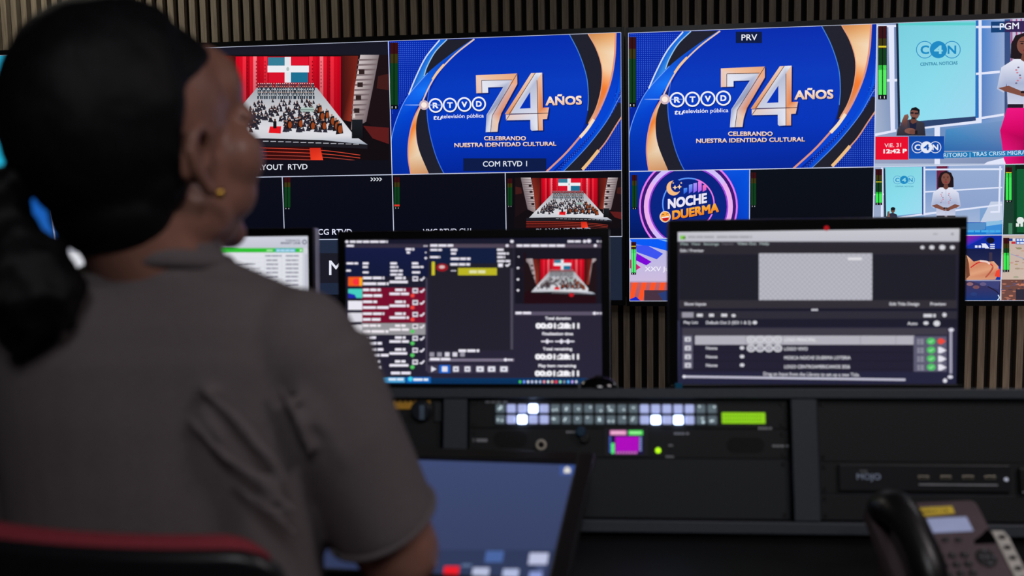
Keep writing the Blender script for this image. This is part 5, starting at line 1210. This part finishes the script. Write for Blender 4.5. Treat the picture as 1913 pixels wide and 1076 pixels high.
fuse(tr, 'trousers', mat('dark_trousers', (22, 22, 26), .9), woman, .007, 6)
for s in (-1, 1):
    sx = -.488 + s * .112
    so = MB(); so.tube(W3((sx - s * .0, 1.325, .042), (sx + s * .004, 1.42, .042), (sx + s * .012, 1.545, .034)), [.0415, .041, .032], 18, flat=.9); fuse(so, 'shoe', mat('black_shoe', (16, 16, 18), .5), woman, .006, 4)

# ------------------------------------------------------------------ office chair
chair = empty('office_chair', (-.488, .93, 0)); tag(chair, 'office chair with a dark red padded back in a black frame, under the seated woman', 'chair')
CO = Vector((-.488, .93, 0)); C_ = lambda p: Vector(p) - CO
RED = mat('maroon_fabric', (140, 44, 56), .85, var=.15, scale=300, bump=.2); FR = mat('chair_black_plastic', (20, 20, 23), .35)
def back_sheet(mb, w, z0, z1, y0, thick, curve, drop, n=28, m=18, top_r=.05):
    rings = []
    for i in range(n + 1):
        t_ = -1 + 2 * i / n; x = t_ * w; edge = max(0, abs(t_) - (1 - top_r / w)) / (top_r / w)
        zt = z1 - top_r * (1 - sqrt(max(0, 1 - edge ** 2))) - drop * (t_ + 1) / 2; zb_ = z0 + top_r * (1 - sqrt(max(0, 1 - edge ** 2)))
        yy = y0 + curve * t_ * t_ ; h = thick / 2 * (1 - .55 * edge ** 3)
        r_ = []
        for k in range(m):
            a = 2 * pi * k / m; cz = (zt + zb_) / 2 + ((zt - zb_) / 2 - h) * (1 if sin(a) > 0 else -1) + h * sin(a)
            lean = -.10 * (cz - .6)
            r_.append(C_((-.488 + x, yy + lean + h * cos(a), cz)))
        rings.append(r_)
    mb.loft(rings)
b = MB(); back_sheet(b, .165, .56, .9640, .822, .034, .030, .012); b.build('back_cushion', RED, chair)
b = MB(); back_sheet(b, .190, .55, .9640, .793, .020, .030, .014); b.build('back_shell', FR, chair)
b = MB(); b.tube([C_(p) for p in ((-.488, .776, .70), (-.488, .770, .55), (-.488, .80, .44), (-.488, .93, .415))], [.028, .028, .026, .024], 14, flat=.6); b.build('back_bracket', FR, chair)
b = MB(); b.box(C_((-.488, 1.0, .448)), (.47, .46, .06), .028, 4); b.build('seat', RED, chair)
b = MB(); b.box(C_((-.488, .985, .408)), (.40, .38, .018), .006); b.build('seat_pan', FR, chair)
b = MB(); b.cyl(C_((-.488, .97, .10)), C_((-.488, .97, .40)), .026, .03, 24); b.build('gas_lift', FR, chair)
for k in range(5):
    a = radians(90 + 72 * k + 20); c, s = cos(a), sin(a); lg = MB(); lg.tube([C_((-.488 + c * r_, .97 + s * r_, z)) for r_, z in ((.02, .115), (.16, .10), (.29, .078))], [.024, .020, .016], 12); lg = lg.build('base_leg', FR, chair)
    px_, py_ = -.488 + c * .285, .97 + s * .285; MB().cyl(C_((px_ - s * .02, py_ + c * .02, .0285)), C_((px_ + s * .02, py_ - c * .02, .0285)), .028, n=24, bev=.004).build('caster', RUBBER, lg)
